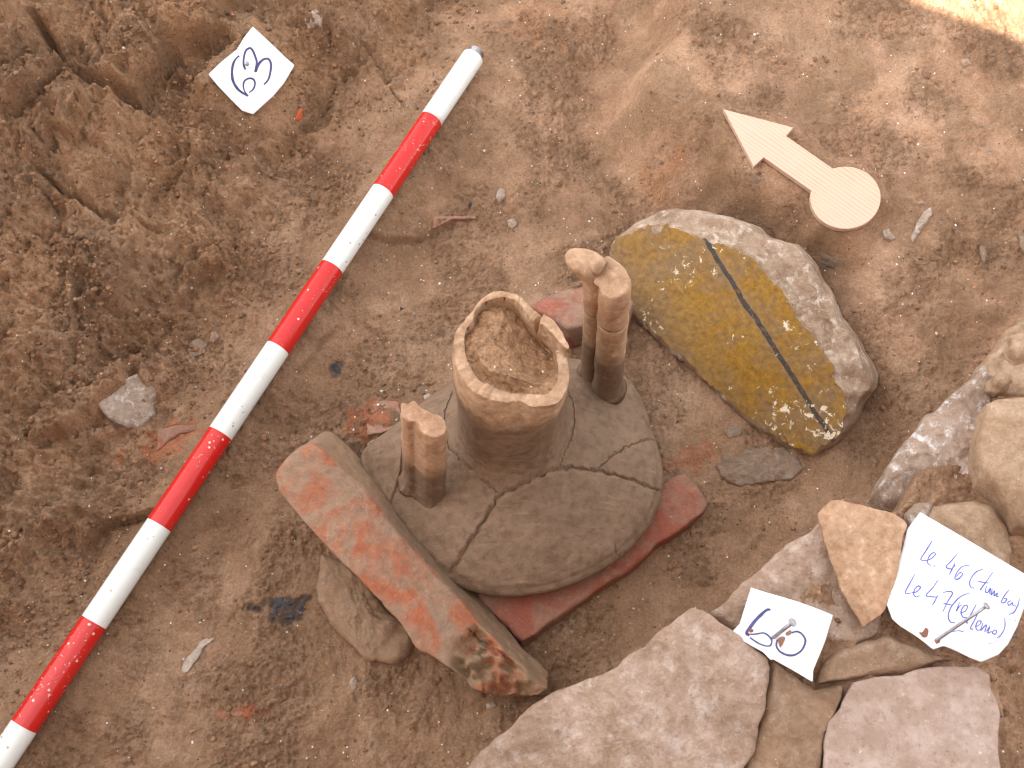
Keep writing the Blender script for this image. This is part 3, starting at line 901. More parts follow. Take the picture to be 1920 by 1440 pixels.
o = mesh_obj('north_arrow', V, F, WOOD, base=ar_loc, smooth=False, uv=arrow_uv(V))
setp(o, 'pale pine north arrow with a round tail lying on the soil', 'north arrow')

# ------------------------------------------------------------------ amphora
amph = thing('amphora', 'broken brown amphora standing in the soil with cracked shoulder and open neck', 'amphora', (AX[0], AX[1], 0))
ZE = .046                     # height of the shoulder edge
outl = [(1236, 870), (1237, 905), (1229, 945), (1208, 985), (1178, 1022), (1140, 1050), (1085, 1080), (1030, 1098), (975, 1106), (920, 1106), (868, 1092), (820, 1060),
        (775, 1010), (735, 960), (705, 910), (683, 868), (676, 845), (705, 828), (745, 800), (775, 770), (815, 742), (858, 712), (900, 690), (960, 676), (1040, 672), (1100, 678),
        (1165, 700), (1198, 745), (1215, 800), (1226, 835)]
O3 = PP(outl, ZE)
NT_ = 900
ang = np.linspace(0, 2 * np.pi, NT_, endpoint=False)
def polar(pts, c, an, sm=2):
    d = pts[:, :2] - c[:2]; a = np.arctan2(d[:, 1], d[:, 0]); r_ = np.hypot(d[:, 0], d[:, 1])
    o_ = np.argsort(a); a = a[o_]; r_ = r_[o_]
    a = np.r_[a[-1] - 2 * np.pi, a, a[0] + 2 * np.pi]; r_ = np.r_[r_[-1], r_, r_[0]]
    q = np.interp((an + np.pi) % (2 * np.pi) - np.pi, a, r_)
    for _ in range(sm): q = (np.roll(q, 1) + 2 * q + np.roll(q, -1)) / 4
    return q
RE = polar(resample(O3, 400), AX, ang, 150)
RN = .0455                      # foot of the neck
NCX, NCY = P(958, 655, .262)[:2]
# centre blends from neck axis to body axis
def shoulder_pt(an, s, Re):
    """s: 0 at neck foot .. 1 at the edge"""
    cx = NCX + (AX[0] - NCX) * s; cy = NCY + (AX[1] - NCY) * s
    r_ = RN + (Re - RN) * s
    return cx + r_ * np.cos(an), cy + r_ * np.sin(an), r_
ZS = .094
def zprof(s):
    s = np.asarray(s, float); return ZE + .003 + .046 * (1 - s ** 1.55) + .030 * np.exp(-s / .12) - .002 * sst(.94, 1.0, s) ** 2
ss = np.r_[np.linspace(0, .9, 150), np.linspace(.9, 1, 24)[1:]]
rows = []
for s in ss:
    x, y, r_ = shoulder_pt(ang, s, RE); rows.append(np.stack([x, y, np.full(NT_, zprof(s)) + (0 if s < 1 else 0)], 1))
TOP = np.array(rows)                      # (rings, NT, 3)
cracks = [
    ([(846, 1070), (880, 1020), (905, 978), (940, 927), (975, 905), (1020, 885), (1050, 876), (1082, 876), (1120, 880), (1165, 893), (1200, 905), (1236, 920)], .0009, .0045),
    ([(838, 830), (860, 858), (895, 890), (920, 912), (942, 928)], .0006, .0028),
    ([(1046, 880), (1050, 868), (1062, 840), (1075, 800), (1076, 760), (1066, 735)], .0006, .0028),
    ([(1120, 878), (1150, 852), (1190, 832), (1226, 822)], .0006, .0028),
    ([(733, 942), (745, 905), (756, 850), (760, 800)], .0012, .0045),
    ([(1154, 1022), (1160, 1048)], .0009, .004),
    ([(838, 830), (834, 780), (848, 735)], .0006, .0028),
]
flat = TOP.reshape(-1, 3)
def onsh(pts):
    a = np.array(pts, float); z = np.full(len(a), .064)
    for _ in range(6):
        q = P(a[:, 0], a[:, 1], z)
        an_ = np.arctan2(q[:, 1] - AX[1], q[:, 0] - AX[0])
        Re_ = np.interp(an_ % (2 * np.pi), np.r_[ang, 2 * np.pi], np.r_[RE, RE[0]])
        s_ = np.full(len(a), .5)
        for _k in range(8):
            cx = NCX + (AX[0] - NCX) * s_; cy = NCY + (AX[1] - NCY) * s_
            s_ = np.clip((np.hypot(q[:, 0] - cx, q[:, 1] - cy) - RN) / (Re_ - RN), 0, 1.3)
        z = zprof(np.clip(s_, 0, 1))
    return [tuple(v[:2]) for v in q]
cut = np.zeros(len(flat))
widen = {0: 1}
for ci, (pl, w_, dp) in enumerate(cracks):
    q = onsh(catmull(np.array(pl, float), 6))
    x = flat[:, 0] + .0015 * f2(flat[:, 0] * 200, flat[:, 1] * 200, 4); y = flat[:, 1] + .0015 * f2(flat[:, 0] * 140 + 9, flat[:, 1] * 140, 3)
    d, s_, p_ = polydist(x, y, q)
    ww = w_ * (1 + (1.4 * (1 - sst(.0, .35, p_)) if ci == 0 else 0))
    cut = np.maximum(cut, dp * np.exp(-(d / ww) ** 2))
# one sherd sits a little lower than its neighbours
sherdA = [(846, 1070), (905, 978), (940, 927), (1020, 885), (1082, 876), (1165, 893), (1236, 920), (1260, 1000), (1120, 1160), (900, 1180), (840, 1100)]
qa = onsh(resample(np.array(sherdA, float), 120))
ina = inpoly(flat[:, 0], flat[:, 1], qa)
sherdB = [(1120, 880), (1165, 893), (1236, 920), (1290, 900), (1280, 820), (1226, 822), (1190, 832), (1150, 852)]
qb = onsh(resample(np.array(sherdB, float), 120))
inb = inpoly(flat[:, 0], flat[:, 1], qb)
sherdC = [(1120, 880), (1082, 876), (1048, 878), (1062, 840), (1075, 800), (1076, 760), (1066, 735), (1060, 600), (1300, 600), (1300, 818), (1226, 822), (1190, 832), (1150, 852)]
qc = onsh(resample(np.array(sherdC, float), 120))
inc = inpoly(flat[:, 0], flat[:, 1], qc)
sherdD = [(846, 1070), (905, 978), (940, 927), (895, 890), (860, 858), (838, 830), (834, 780), (848, 735), (850, 600), (600, 600), (600, 1180), (800, 1160)]
qd = onsh(resample(np.array(sherdD, float), 120))
ind = inpoly(flat[:, 0], flat[:, 1], qd)
reg = np.full(len(flat), 4); reg[ind] = 3; reg[inc] = 2; reg[inb] = 1; reg[ina] = 0
sda = sdpoly(flat[:, 0], flat[:, 1], qa)
flat2 = flat.copy()
flat2[:, 2] -= cut
flat2[:, 2] += .0022 * sst(0, .004, sda) * (1 - sst(.0, .05, sda)) + np.where(ina, -.0004, 0)
flat2[:, 2] += .0016 * f3(flat * 22, 3) + .0005 * f3(flat * 90, 3)
# rounded edge and wall below
edge = flat2.reshape(len(ss), NT_, 3)[-1]
dirn = np.stack([np.cos(ang), np.sin(ang), np.zeros(NT_)], 1)
low_rows = []
for k_, (dr_, dz_) in enumerate([(.0022, -.0012), (.0036, -.0035), (.0040, -.0065), (.0030, -.0105), (.0005, -.016), (-.004, -.024), (-.010, -.036), (-.016, -.050)]):
    q = edge + dirn * dr_; q[:, 2] = ZE + dz_ + (edge[:, 2] - edge[:, 2].mean()) * .5
    low_rows.append(q)
ALL = np.concatenate([flat2] + low_rows)
nr = len(ss) + len(low_rows)
Fq = ringfaces(nr, NT_)
ringi = np.arange(nr * NT_) // NT_
regall = np.r_[reg, np.tile(reg[-NT_:], len(low_rows))]
fr = regall[Fq[:, 0]]
for k_, lb in enumerate(['oval sherd at the front of the shoulder', 'narrow sherd on the right edge of the shoulder', 'sherd carrying the right handle',
                         'sherd carrying the left handle', 'ring of the shoulder around the neck foot']):
    ff = Fq[fr == k_]
    if not len(ff): continue
    ids, inv = np.unique(ff, return_inverse=True)
    o = mesh_obj('shoulder_sherd', ALL[ids], inv.reshape(ff.shape)[:, ::1], POT, amph)
    o['label'] = lb

# neck
rim_o = [(851, 645), (858.5, 618), (874, 601), (887, 585), (897, 564), (912, 552), (924, 547), (945, 546.7), (964, 551), (976, 559.6), (993, 576), (1012, 589), (1024, 598), (1040, 615), (1052, 636), (1060, 660),
         (1065, 680), (1068, 697), (1065, 720), (1055, 745), (1045, 757.5), (1028, 762.7), (1007.5, 762.7), (991, 757.5), (978, 749), (955, 750), (932.5, 749), (909.6, 745), (891, 734.6), (874, 718), (859.6, 695), (853, 670)]
rim_i = [(871, 637), (875, 618), (887, 605), (893, 582.5), (903, 568), (920, 560), (945, 557.5), (966, 563.7), (980, 580), (993, 596), (1008, 607), (1024, 622), (1036, 638), (1042, 655),
         (1045, 670), (1048, 687), (1047, 707.5), (1038.7, 724), (1028, 740), (1011.7, 741), (987, 736.7), (955, 732.5), (924, 724), (903, 716), (889, 701), (876, 672), (871, 653)]
RC = P(958, 655, .262)
ZR = .262
def rimz(a):      # a: world angle; back of the rim stands higher
    z = ZR + .012 * np.sin(a) * .8 + .0012 * np.sin(a * 5 + 1) + .0008 * np.sin(a * 11)
    # dropped stretch beneath the loose rim sherd (right/back)
    da = np.abs((a - .42 + np.pi) % (2 * np.pi) - np.pi)
    z = z - .020 * (1 - sst(.28, .48, da))
    da2 = np.abs((a + 1.35 + np.pi) % (2 * np.pi) - np.pi)
    z = z - .0022 * (1 - sst(.10, .5, da2))
    return z
def polz(pxs):
    pts = resample(np.array(pxs, float), 300)
    q = P(pts[:, 0], pts[:, 1], ZR)
    for _ in range(3):
        a = np.arctan2(q[:, 1] - RC[1], q[:, 0] - RC[0]); q = P(pts[:, 0], pts[:, 1], np.minimum(rimz(a) + .0, 1) if True else ZR)
    return q
NN = 260
an2 = np.linspace(0, 2 * np.pi, NN, endpoint=False)
# radii taken on the un-notched rim height
def polz0(pxs):
    pts = resample(np.array(pxs, float), 300)
    a = np.zeros(300); q = P(pts[:, 0], pts[:, 1], ZR)
    for _ in range(3):
        a = np.arctan2(q[:, 1] - RC[1], q[:, 0] - RC[0]); q = P(pts[:, 0], pts[:, 1], ZR + .0096 * np.sin(a))
    return q
Ro = polar(polz0(rim_o), RC, an2, 2); Ri = polar(polz0(rim_i), RC, an2, 2)
zr = rimz(an2)
jit = .0010 * n2(an2 * 9, an2 * 0 + 3) + .0006 * n2(an2 * 31, an2 * 0 + 8)
zr = zr + jit
prof = [(.262, .0500), (.245, .0490), (.225, .0477), (.205, .0463), (.185, .0452), (.165, .0447), (.15, .0448), (.14, .0452), (.13, .0462), (.122, .0475)]
pz_ = np.array([p_[0] for p_ in prof])[::-1]; pr_ = np.array([p_[1] for p_ in prof])[::-1]
rows = []
def ring(r_, z, cx, cy): return np.stack([cx + r_ * np.cos(an2), cy + r_ * np.sin(an2), z * np.ones(NN)], 1)
for t_ in np.linspace(0, 1, 8):      # inner wall, rising
    rows.append(ring(Ri - .0008 * (1 - t_), (zr - .060 * (1 - t_)), RC[0], RC[1]))
for t_ in (.0, .04, .3, .55, .8, .96, 1.0):
    rows.append(ring(Ri + (Ro - Ri) * t_, zr + .0010 * math.sin(t_ * math.pi) + .0008 * n2(an2 * 14, an2 * 0 + t_ * 3), RC[0], RC[1]))
tz = np.linspace(0, 1, 60)
for t_ in tz:
    z = zr * (1 - t_) + .1235 * t_
    zt = z
    rc = np.interp(np.minimum(zt, .262), pz_, pr_)
    rt = np.interp(zr, pz_, pr_)
    dev = (Ro - rt) * np.exp(-((zr - zt) / .035) ** 1.0)
    f_ = np.clip((zr - zt) / (zr - .1235), 0, 1)
    cx = RC[0] + (NCX - RC[0]) * f_; cy = RC[1] + (NCY - RC[1]) * f_
    rows.append(ring(rc + dev, zt, cx, cy))
V = np.concatenate(rows); V = V + vn3(V * 70, 3) * .0005 + vn3(V * 14, 2) * .0008
mesh_obj('neck', V, ringfaces(len(rows), NN)[:, ::-1], POT, amph)
# loose sherd of the rim
rs = [(1020, 587.5), (1030, 594), (1039, 601), (1047, 611), (1054, 622), (1062, 638), (1068, 653), (1064, 655), (1056, 650), (1049, 640), (1041, 630), (1030, 618), (1020, 610), (1012, 606), (1016, 596)]
o = slab('rim_sherd', PP(rs, .279), P(1052, 663, .250) - P(1060, 640, .279) + np.array([.000, 0.001, -.0075]), POTS, amph, N=90, rings=8, srings=8, bev=.001, amp=.0006, freq=110, smooth=1)
o['label'] = 'loose curved rim sherd with a dark crack beside it'
# handles
def roughtube(path, rad, n=28, amp=.0007, caps=True):
    V, F = tube(path, rad, n, caps); return V + vn3(V * 90, 3) * amp + vn3(V * 25, 2) * amp, F
def rod(p0, p1, r0, r1, m=30, top_tilt=None):
    path = np.array([p0 + (p1 - p0) * t for t in np.linspace(0, 1, m)])
    rr = r0 + (r1 - r0) * np.linspace(0, 1, m)
    rr = rr + .006 * np.exp(-np.linspace(0, 1, m) * 16)      # flares into the shoulder
    return path, rr
def endcap(path, r, n=28, tilt=(0, 0, 0), seed=0):
    """rough broken end: a few shrinking rings"""
    d = path[-1] - path[-2]; d /= np.linalg.norm(d)
    ex = [path[-1] + d * q for q in (.0004, .0012, .0014, .0010)]
    return np.vstack([path, ex]), np.r_[r, r[-1] * .96, r[-1] * .86, r[-1] * .5, r[-1] * .12]
def tiltend(V, p, d, slope, start):
    return V
HL = []
lh = [(750, 764), (752, 754), (764, 757), (777, 750), (786, 760), (800, 769), (810, 774), (824, 776), (835, 785), (840, 800), (837, 812), (826, 818), (812, 820), (798, 816), (786, 806), (781, 797), (776, 790), (764, 791), (754, 783)]
a_ = np.array(lh, float); zs = .238 - (a_[:, 1] - 750) / 70 * .010 + .0015 * np.sin(a_[:, 0] * .35)
TL = P(a_[:, 0], a_[:, 1], zs)
def lh_side(q, k, T, C):
    c = q.mean(0); f_ = 1 + .35 * max(0, (k - .86) / .14) ** 2
    return c + (q - c) * f_
o = slab('handle', TL, P(797, 925, .070) - P(797, 785, .234), POTH, amph, N=120, rings=14, srings=40, bev=.0012, amp=.0007, freq=110, amp2=.0012, freq2=24, smooth=3, sidefn=lh_side)
o['label'] = 'left double-rod handle broken off flat at its top'
# right handle: lower fragment, upper fragment with elbow
fb, ft = P(1140, 728, .072), P(1151, 560, .262)
rb, rt = P(1110, 700, .072), P(1118, 540, .258)
HR = []
cutk = .80
for (b_, t_, r_) in ((fb, ft, .0128), (rb, rt, .0098)):
    pth = np.array([b_ + (t_ - b_) * t for t in np.linspace(0, cutk, 28)])
    rr = np.full(28, r_) + .005 * np.exp(-np.linspace(0, 1, 28) * 16)
    pth, rr = endcap(pth, rr); HR.append(roughtube(pth, rr))
o = mesh_obj('handle', *join(HR), POTH, amph); o['label'] = 'right double-rod handle with a bent elbow on top'
HU = []
g_ = ft - fb; g_ /= np.linalg.norm(g_)
pf = [fb + (ft - fb) * (cutk + .015), fb + (ft - fb) * .93, ft, P(1152, 533, .286), P(1142, 517, .294), P(1128, 505, .297), P(1116, 499, .297)]
pth = catmull(np.array(pf), 8); L_ = np.linspace(0, 1, len(pth))
V, F = roughtube(pth, .0127 * (1 - .10 * L_) * np.where(L_ > .93, 1 - (L_ - .93) / .07 * .75, 1)); cl_p = P(1146, 524, .291); cl_n = np.array([-.30, -.28, .91]); cl_n /= np.linalg.norm(cl_n)
dd_ = (V - cl_p) @ cl_n; V = V - np.clip(dd_ + .0015, 0, None)[:, None] * cl_n * .92
HU.append((V, F))
pr2 = [rb + (rt - rb) * (cutk + .015), rb + (rt - rb) * .93, rt, P(1114, 518, .276), P(1106, 502, .286), P(1094, 490, .291), P(1078, 484, .291), P(1061, 480, .288)]
pth = catmull(np.array(pr2), 8); L_ = np.linspace(0, 1, len(pth))
V, F = roughtube(pth, np.interp(L_, [0, .45, .62, .78, .9, 1], [.0098, .0102, .0118, .0115, .0085, .0018]))
for cp_, cn_ in ((P(1098, 472, .293), (.12, .45, .88)), (P(1128, 486, .297), (.6, .4, .7))):
    cn_ = np.array(cn_); cn_ /= np.linalg.norm(cn_)
    dd_ = (V - cp_) @ cn_; V = V - np.clip(dd_, 0, None)[:, None] * cn_ * .85
HU.append((V, F))
pth = np.array([P(1128, 505, .292), P(1118, 497, .294), P(1108, 492, .294)]); HU.append(roughtube(pth, np.full(3, .0075)))
o2 = mesh_obj('handle_fragment', *join(HU), POTS, amph); o2['label'] = 'glued elbow piece on top of the right handle'
# soil fill in the neck
n_r = 44; rows = []
for k_ in range(n_r):
    s = (k_ + .3) / (n_r - 1) * 1.0
    r_ = (Ri + .0015) * min(s, 1.0)
    x = RC[0] + r_ * np.cos(an2); y = RC[1] + r_ * np.sin(an2)
    q = P(1012, 672, .24); dd = np.hypot((x - q[0]) / .022, (y - q[1]) / .030)
    z = .2625 - .021 * np.exp(-dd ** 3) + .0035 * f2(x * 45, y * 45, 4) + .0012 * f2(x * 220, y * 220, 3) - .010 * (s ** 6) * (np.sin(an2) > -.2) * .6
    z = np.where(s > .75, np.minimum(z, zr - .003), z)
    rows.append(np.stack([x, y, z], 1))
rows.append(np.stack([RC[0] + (Ri - .004) * np.cos(an2), RC[1] + (Ri - .004) * np.sin(an2), np.full(NN, .205)], 1))
V = np.concatenate(rows); F = [tuple(f[::-1]) for f in ringfaces(len(rows), NN)]
F = [f[::-1] for f in F]
V = np.vstack([V, V[:NN].mean(0)]); F += [(len(V) - 1, j, (j + 1) % NN) for j in range(NN)]
o = mesh_obj('soil_fill', V, F, SOILFILL, base=(RC[0], RC[1], .205))
setp(o, 'crumbly pale brown soil filling the open neck of the amphora', 'soil')

# ------------------------------------------------------------------ red tile under the amphora
tl = [(1284, 881), (1302, 897), (1320, 919), (1330, 942), (1318, 961), (1269, 996), (1233, 1019), (1197, 1054), (1154, 1086), (1107, 1119), (1074, 1140), (1035, 1169), (982, 1206),
      (955, 1180), (925, 1150), (895, 1120), (900, 1060), (1000, 1000), (1120, 950), (1200, 920), (1240, 905), (1266, 890)]
T = PP(tl, .0190)
o = slab('roof_tile', T, (0, 0, -.02), TILE, N=200, bev=.005, bulge=.0, amp=.0012, freq=70, amp2=.002, freq2=14)
setp(o, 'red tile lying flat beneath the front edge of the amphora', 'tile')

# leaning brick
bt = [(513, 898), (520, 880), (545, 850), (577, 829), (592, 832), (610, 850), (653, 893), (682, 916), (733, 978), (787, 1040), (837, 1102), (895, 1162), (950, 1222), (1000, 1270), (1028, 1292),
      (1012, 1302), (960, 1300), (920, 1298), (885, 1292), (872, 1272), (820, 1238), (781, 1216), (747, 1171), (682, 1099), (624, 1037), (570, 980), (522, 922)]
BZ = .098
def bz(px, py):     # the brick dips towards its lower right end
    t = ((px - 513) * .8 + (py - 898) * .6) / 650
    return BZ - .054 * np.clip(t, 0, 1.1)
a_ = np.array(bt, float); T = P(a_[:, 0], a_[:, 1], bz(a_[:, 0], a_[:, 1]))
brick = thing('leaning_brick', 'long orange brick leaning against the left side of the amphora', 'brick', (P(770, 1060, .0)))
q1, q2 = P(840, 1165, bz(840, 1165)), P(880, 1160, bz(880, 1160))
def broken(V, nr, N):
    # rough broken hollow at the lower right end
    pts = A_([(850, 1228), (862, 1200), (880, 1165), (900, 1160)], .07)
    br = [tuple(v[:2]) for v in PP([(838, 1240), (850, 1205), (878, 1172), (893, 1158), (1040, 1290), (1000, 1330), (860, 1300)], .066)]
    sd = sdpoly(V[:, 0], V[:, 1], br)
    k_ = sst(.000, .010, sd)
    V = V.copy()
    q = V.copy()
    rr_ = np.abs(n3(q * np.array([120, 120, 120]))) * 2
    ax_ = (V[:, 0] * .62 - V[:, 1] * .78)
    V[:, 2] -= k_ * (.011 + .012 * f3(q * 55, 4) - .006 * rr_) 
    return V
def taper(q, k, T, C):
    ax = (P(1028, 1292, .04) - P(540, 860, .09)); L_ = np.linalg.norm(ax); ax = ax / L_
    t_ = (T - P(540, 860, .09)) @ ax / L_
    return q - np.array([.004, .034, -.056]) * (k * .55 * sst(.62, 1.0, t_))[:, None]
o = slab('brick_body', T, (.004, .034, -.056), BRICK, brick, sidefn=taper, N=300, rings=44, srings=14, bev=.0045, bulge=.0022, amp=.0009, freq=90, amp2=.0022, freq2=16, topfn=broken)
# materials by region: broken end core, dusty side
me = o.data; me.materials.append(BRICKEND); me.materials.append(BRICKSIDE)
br = [tuple(v[:2]) for v in PP([(838, 1240), (850, 1205), (878, 1172), (893, 1158), (1040, 1290), (1000, 1330), (860, 1300)], .066)]
bb_ = _wbase(brick)
cen = np.zeros(len(me.polygons) * 3); me.polygons.foreach_get('center', cen); cen = cen.reshape(-1, 3) + bb_
nm = np.zeros(len(me.polygons) * 3); me.polygons.foreach_get('normal', nm); nm = nm.reshape(-1, 3)
mi = np.zeros(len(me.polygons), np.int32)
jx = cen[:, 0] + .004 * f3(cen * 60, 3)
mi[inpoly(jx, cen[:, 1], br)] = 1
fi = np.arange(len(mi)) // 300
mi[(fi >= 47)] = 2
me.polygons.foreach_set('material_index', mi)

b2 = [(596, 1050), (640, 1055), (690, 1095), (740, 1150), (785, 1205), (770, 1232), (735, 1244), (700, 1240), (668, 1230), (640, 1210), (612, 1178), (600, 1140), (593, 1095)]
T = PP(b2, .012)
o = slab('brick_fragment', T, (.004, .004, -.035), BRICKSIDE, N=160, rings=24, bev=.008, bulge=.004, amp=.0022, freq=60, amp2=.005, freq2=18)
setp(o, 'dusty brown brick fragment half buried under the leaning orange brick', 'brick')
# second red tile behind the neck
t2_ = [(992, 574), (1020, 556), (1047, 543), (1093, 530), (1135, 535), (1185, 560), (1175, 600), (1135, 622), (1100, 604), (1080, 614), (1060, 616), (1040, 600)]
T = PP(t2_, .050)
o = slab('roof_tile', T, (0.004, .002, -.045), TILE2, N=120, bev=.004, bulge=.002, amp=.0012, freq=70, amp2=.003, freq2=14)
setp(o, 'dusty red tile piece sticking up behind the amphora neck and right handle', 'tile')

# ------------------------------------------------------------------ painted plaster fragment
PF0 = P(1317, 707, .012)
pnrm = np.array([-.46, -.50, .73]); pnrm /= np.linalg.norm(pnrm)
pf_px = [(1147, 465), (1158, 445), (1190, 434), (1219, 421), (1252, 423), (1291, 438), (1331, 452), (1367, 461), (1400, 476), (1418, 492), (1447, 524), (1468, 544), (1485, 569), (1494, 595), (1526, 627),
         (1544, 663), (1566, 685), (1559, 703), (1584, 736), (1587.5, 761), (1580, 801), (1566, 826), (1541, 837), (1526, 851), (1497, 840), (1461, 822), (1407, 786), (1360, 746), (1317, 707), (1288, 672),
         (1255, 649), (1219, 613), (1183, 584), (1163, 553), (1150, 510)]
mo_px = [(1140, 478), (1150, 450), (1194, 417), (1223, 399), (1262, 391), (1317, 394), (1353, 403), (1400, 421), (1436, 447), (1483, 456), (1508, 479), (1530, 519), (1555, 555), (1566, 598), (1588, 627), (1606, 660),
         (1624, 685), (1634, 707), (1631, 732), (1613, 754), (1600, 790), (1585, 815), (1566, 835), (1541, 845), (1526, 858), (1490, 850), (1450, 828), (1400, 794), (1352, 755), (1310, 715), (1280, 680), (1250, 658), (1210, 618), (1175, 590), (1150, 530)]
pfj = resample(np.array(pf_px, float), 420)
pfj = pfj + np.stack([n2(pfj[:, 0] * .09, pfj[:, 1] * .09) + .7 * n2(pfj[:, 0] * .31, pfj[:, 1] * .31), n2(pfj[:, 0] * .09 + 40, pfj[:, 1] * .09) + .7 * n2(pfj[:, 0] * .31 + 9, pfj[:, 1] * .31)], 1) * 4.0
pz0 = np.array([onplane(np.float64(a), np.float64(b), PF0, pnrm) for a, b in pfj])
pt0 = PF0 * 1.0
plaster = thing('painted_plaster', 'tilted lump of wall plaster painted yellow ochre with one black stripe', 'plaster fragment', P(1400, 690, 0))
l0 = onplane(np.float64(1324), np.float64(450), PF0, pnrm); l1 = onplane(np.float64(1562), np.float64(824), PF0, pnrm)
ld = (l0 - l1) / np.linalg.norm(l0 - l1); lw = np.cross(ld, pnrm)
if lw[0] < 0: lw = -lw          # u grows to the upper right
def puv(V): return np.stack([(V - l1) @ lw, (V - l1) @ ld], 1)
slab('painted_face', pz0 + pnrm * .0016, -pnrm * .004, OCHRE, plaster, N=420, rings=40, srings=3, bev=.0005, amp=.0004, freq=120, amp2=.0008, freq2=16, uvf=puv, smooth=0, bulge=.001)
pf_ = bpy.data.objects['painted_face'].data; pf_.materials.append(MORTAR)
mi = (np.arange(len(pf_.polygons)) // 420 >= 41).astype(np.int32); mi[-840:] = 0; pf_.polygons.foreach_set('material_index', mi)
# mortar backing: painted plane sits proud of it; outline lies a little behind the face
back0 = PF0 - pnrm * .012
mo = np.array([onplane(np.float64(a), np.float64(b), back0, pnrm) for a, b in mo_px])
def mtop(V, nr, N):
    V = V.copy(); c = V[:N].mean(0)
    # raise the middle so that it touches the painted skin
    fcs = pz0
    inn = (V - PF0) @ pnrm
    U_, W2 = (V - l1) @ lw, (V - l1) @ ld
    pu_ = [((q - l1) @ lw, (q - l1) @ ld) for q in pz0]
    sd = sdpoly(U_, W2, pu_)
    k_ = sst(-.010, .001, sd) * (inn > -.014)
    V = V + pnrm * (k_ * .0110)[:, None]
    return V
slab('mortar_body', mo, -pnrm * .034 + np.array([.002, .003, -.012]), MORTAR, plaster, N=340, rings=46, srings=12, bev=.006, amp=.0016, freq=60, amp2=.0028, freq2=20, topfn=mtop, smooth=1)

# ------------------------------------------------------------------ stone wall, lower right
wall = thing('stone_wall', 'top of a rough stone wall with pale slabs in the lower right corner', 'wall', P(1500, 1250, .12))
def wstone(pts, z, e, mat, label=None, **k):
    a = np.array(pts, float); T = P(a[:, 0], a[:, 1], z if a.shape[1] == 2 else a[:, 2])
    o = slab('stone', T, e, mat, wall, **k)
    if label: o['label'] = label
    return o
wstone([(850, 1462, .200), (895, 1412, .200), (930, 1384, .200), (985, 1335, .201), (1040, 1305, .202), (1100, 1278, .203), (1150, 1252, .204), (1205, 1212, .205), (1250, 1170, .206), (1285, 1145, .207), (1302, 1137, .207), (1320, 1142, .206), (1345, 1160, .205), (1375, 1182, .203),
        (1405, 1205, .201), (1440, 1232, .199), (1440, 1275, .197), (1424, 1330, .195), (1412, 1360, .194), (1404, 1410, .192), (1385, 1460, .190), (1340, 1560, .188), (1150, 1600, .190), (900, 1580, .195)], 0, (-.004, -.006, -.09), STONE_A,
       'large pale pinkish slab at the bottom edge', N=320, smooth=0, rings=40, bev=.0035, amp=.0021, o=5, freq=40, amp2=.004, freq2=10, bulge=.004, seed=3)
wstone([(1332, 1146), (1362, 1118), (1400, 1086), (1450, 1042), (1500, 1002), (1545, 972), (1570, 962), (1610, 968), (1640, 1000), (1665, 1060), (1662, 1120), (1655, 1180), (1610, 1205), (1560, 1190), (1500, 1230), (1440, 1225), (1390, 1185)], .186, (.0, -.004, -.09), STONE_A,
       'sloping slab under the two nearer paper labels', N=260, smooth=0, rings=30, bev=.0035, amp=.0021, o=5, freq=45, amp2=.0045, freq2=12, seed=11)
wstone([(1600, 1278), (1640, 1268), (1690, 1268), (1740, 1252), (1790, 1244), (1830, 1246), (1856, 1262), (1858, 1290), (1872, 1330), (1872, 1400), (1885, 1500), (1880, 1580), (1530, 1580), (1545, 1470), (1546, 1400), (1552, 1355), (1578, 1330), (1590, 1300)], .1915, (0, 0, -.05), STONE_B,
       'smooth flat mauve slab in the bottom right corner', N=220, rings=26, bev=.0025, amp=.0009, freq=60, amp2=.003, freq2=14, seed=21, smooth=0)
wstone([(1648, 912, .168), (1660, 880, .172), (1690, 838, .176), (1730, 795, .179), (1765, 755, .182), (1800, 725, .184), (1830, 694, .186), (1845, 680, .186), (1858, 700, .184), (1852, 760, .180), (1850, 830, .176), (1848, 890, .170), (1830, 935, .164), (1780, 945, .162), (1730, 950, .160), (1690, 945, .160), (1660, 935, .162)], 0, (0.004, -.004, -.09), STONE_WET,
       'wet shiny whitish stone sloping at the wall edge', N=220, rings=34, bev=.006, amp=.0024, freq=55, amp2=.005, freq2=22, bulge=.006, seed=31, o=3)
wstone([(1856, 752), (1880, 738), (1915, 732), (1990, 730), (2060, 800), (2050, 960), (1960, 985), (1925, 972), (1905, 940), (1880, 905), (1852, 880), (1842, 840), (1846, 795)], .208, (-.002, -.006, -.06), STONE_T,
       'rounded ochre stone on the right edge beside the wet stone', N=180, rings=24, bev=.010, amp=.0016, freq=50, amp2=.004, freq2=16, bulge=.006, seed=41)
wstone([(1845, 684), (1868, 652), (1895, 620), (1925, 585), (1990, 540), (2080, 600), (2060, 720), (1960, 728), (1900, 735), (1866, 728), (1858, 706)], .190, (0, -.004, -.08), STONE_T,
       'lumpy brown stone at the far right end of the wall', N=150, rings=24, bev=.008, amp=.003, freq=60, amp2=.006, freq2=24, bulge=.004, seed=51)
wstone([(1738, 975), (1752, 945), (1790, 928), (1835, 930), (1872, 948), (1895, 985), (1910, 1030), (1900, 1080), (1840, 1090), (1770, 1040)], .188, (0, -.002, -.05), STONE_T,
       'low rounded stone behind the large written label', N=130, rings=22, bev=.010, amp=.0014, freq=50, amp2=.003, freq2=16, bulge=.006, seed=61)
CORE = m_stone('muddy_rubble', (.22, .135, .08), (.32, .205, .13), (.42, .29, .195), 12, .004, (.55, .42, .32), .35, .9)
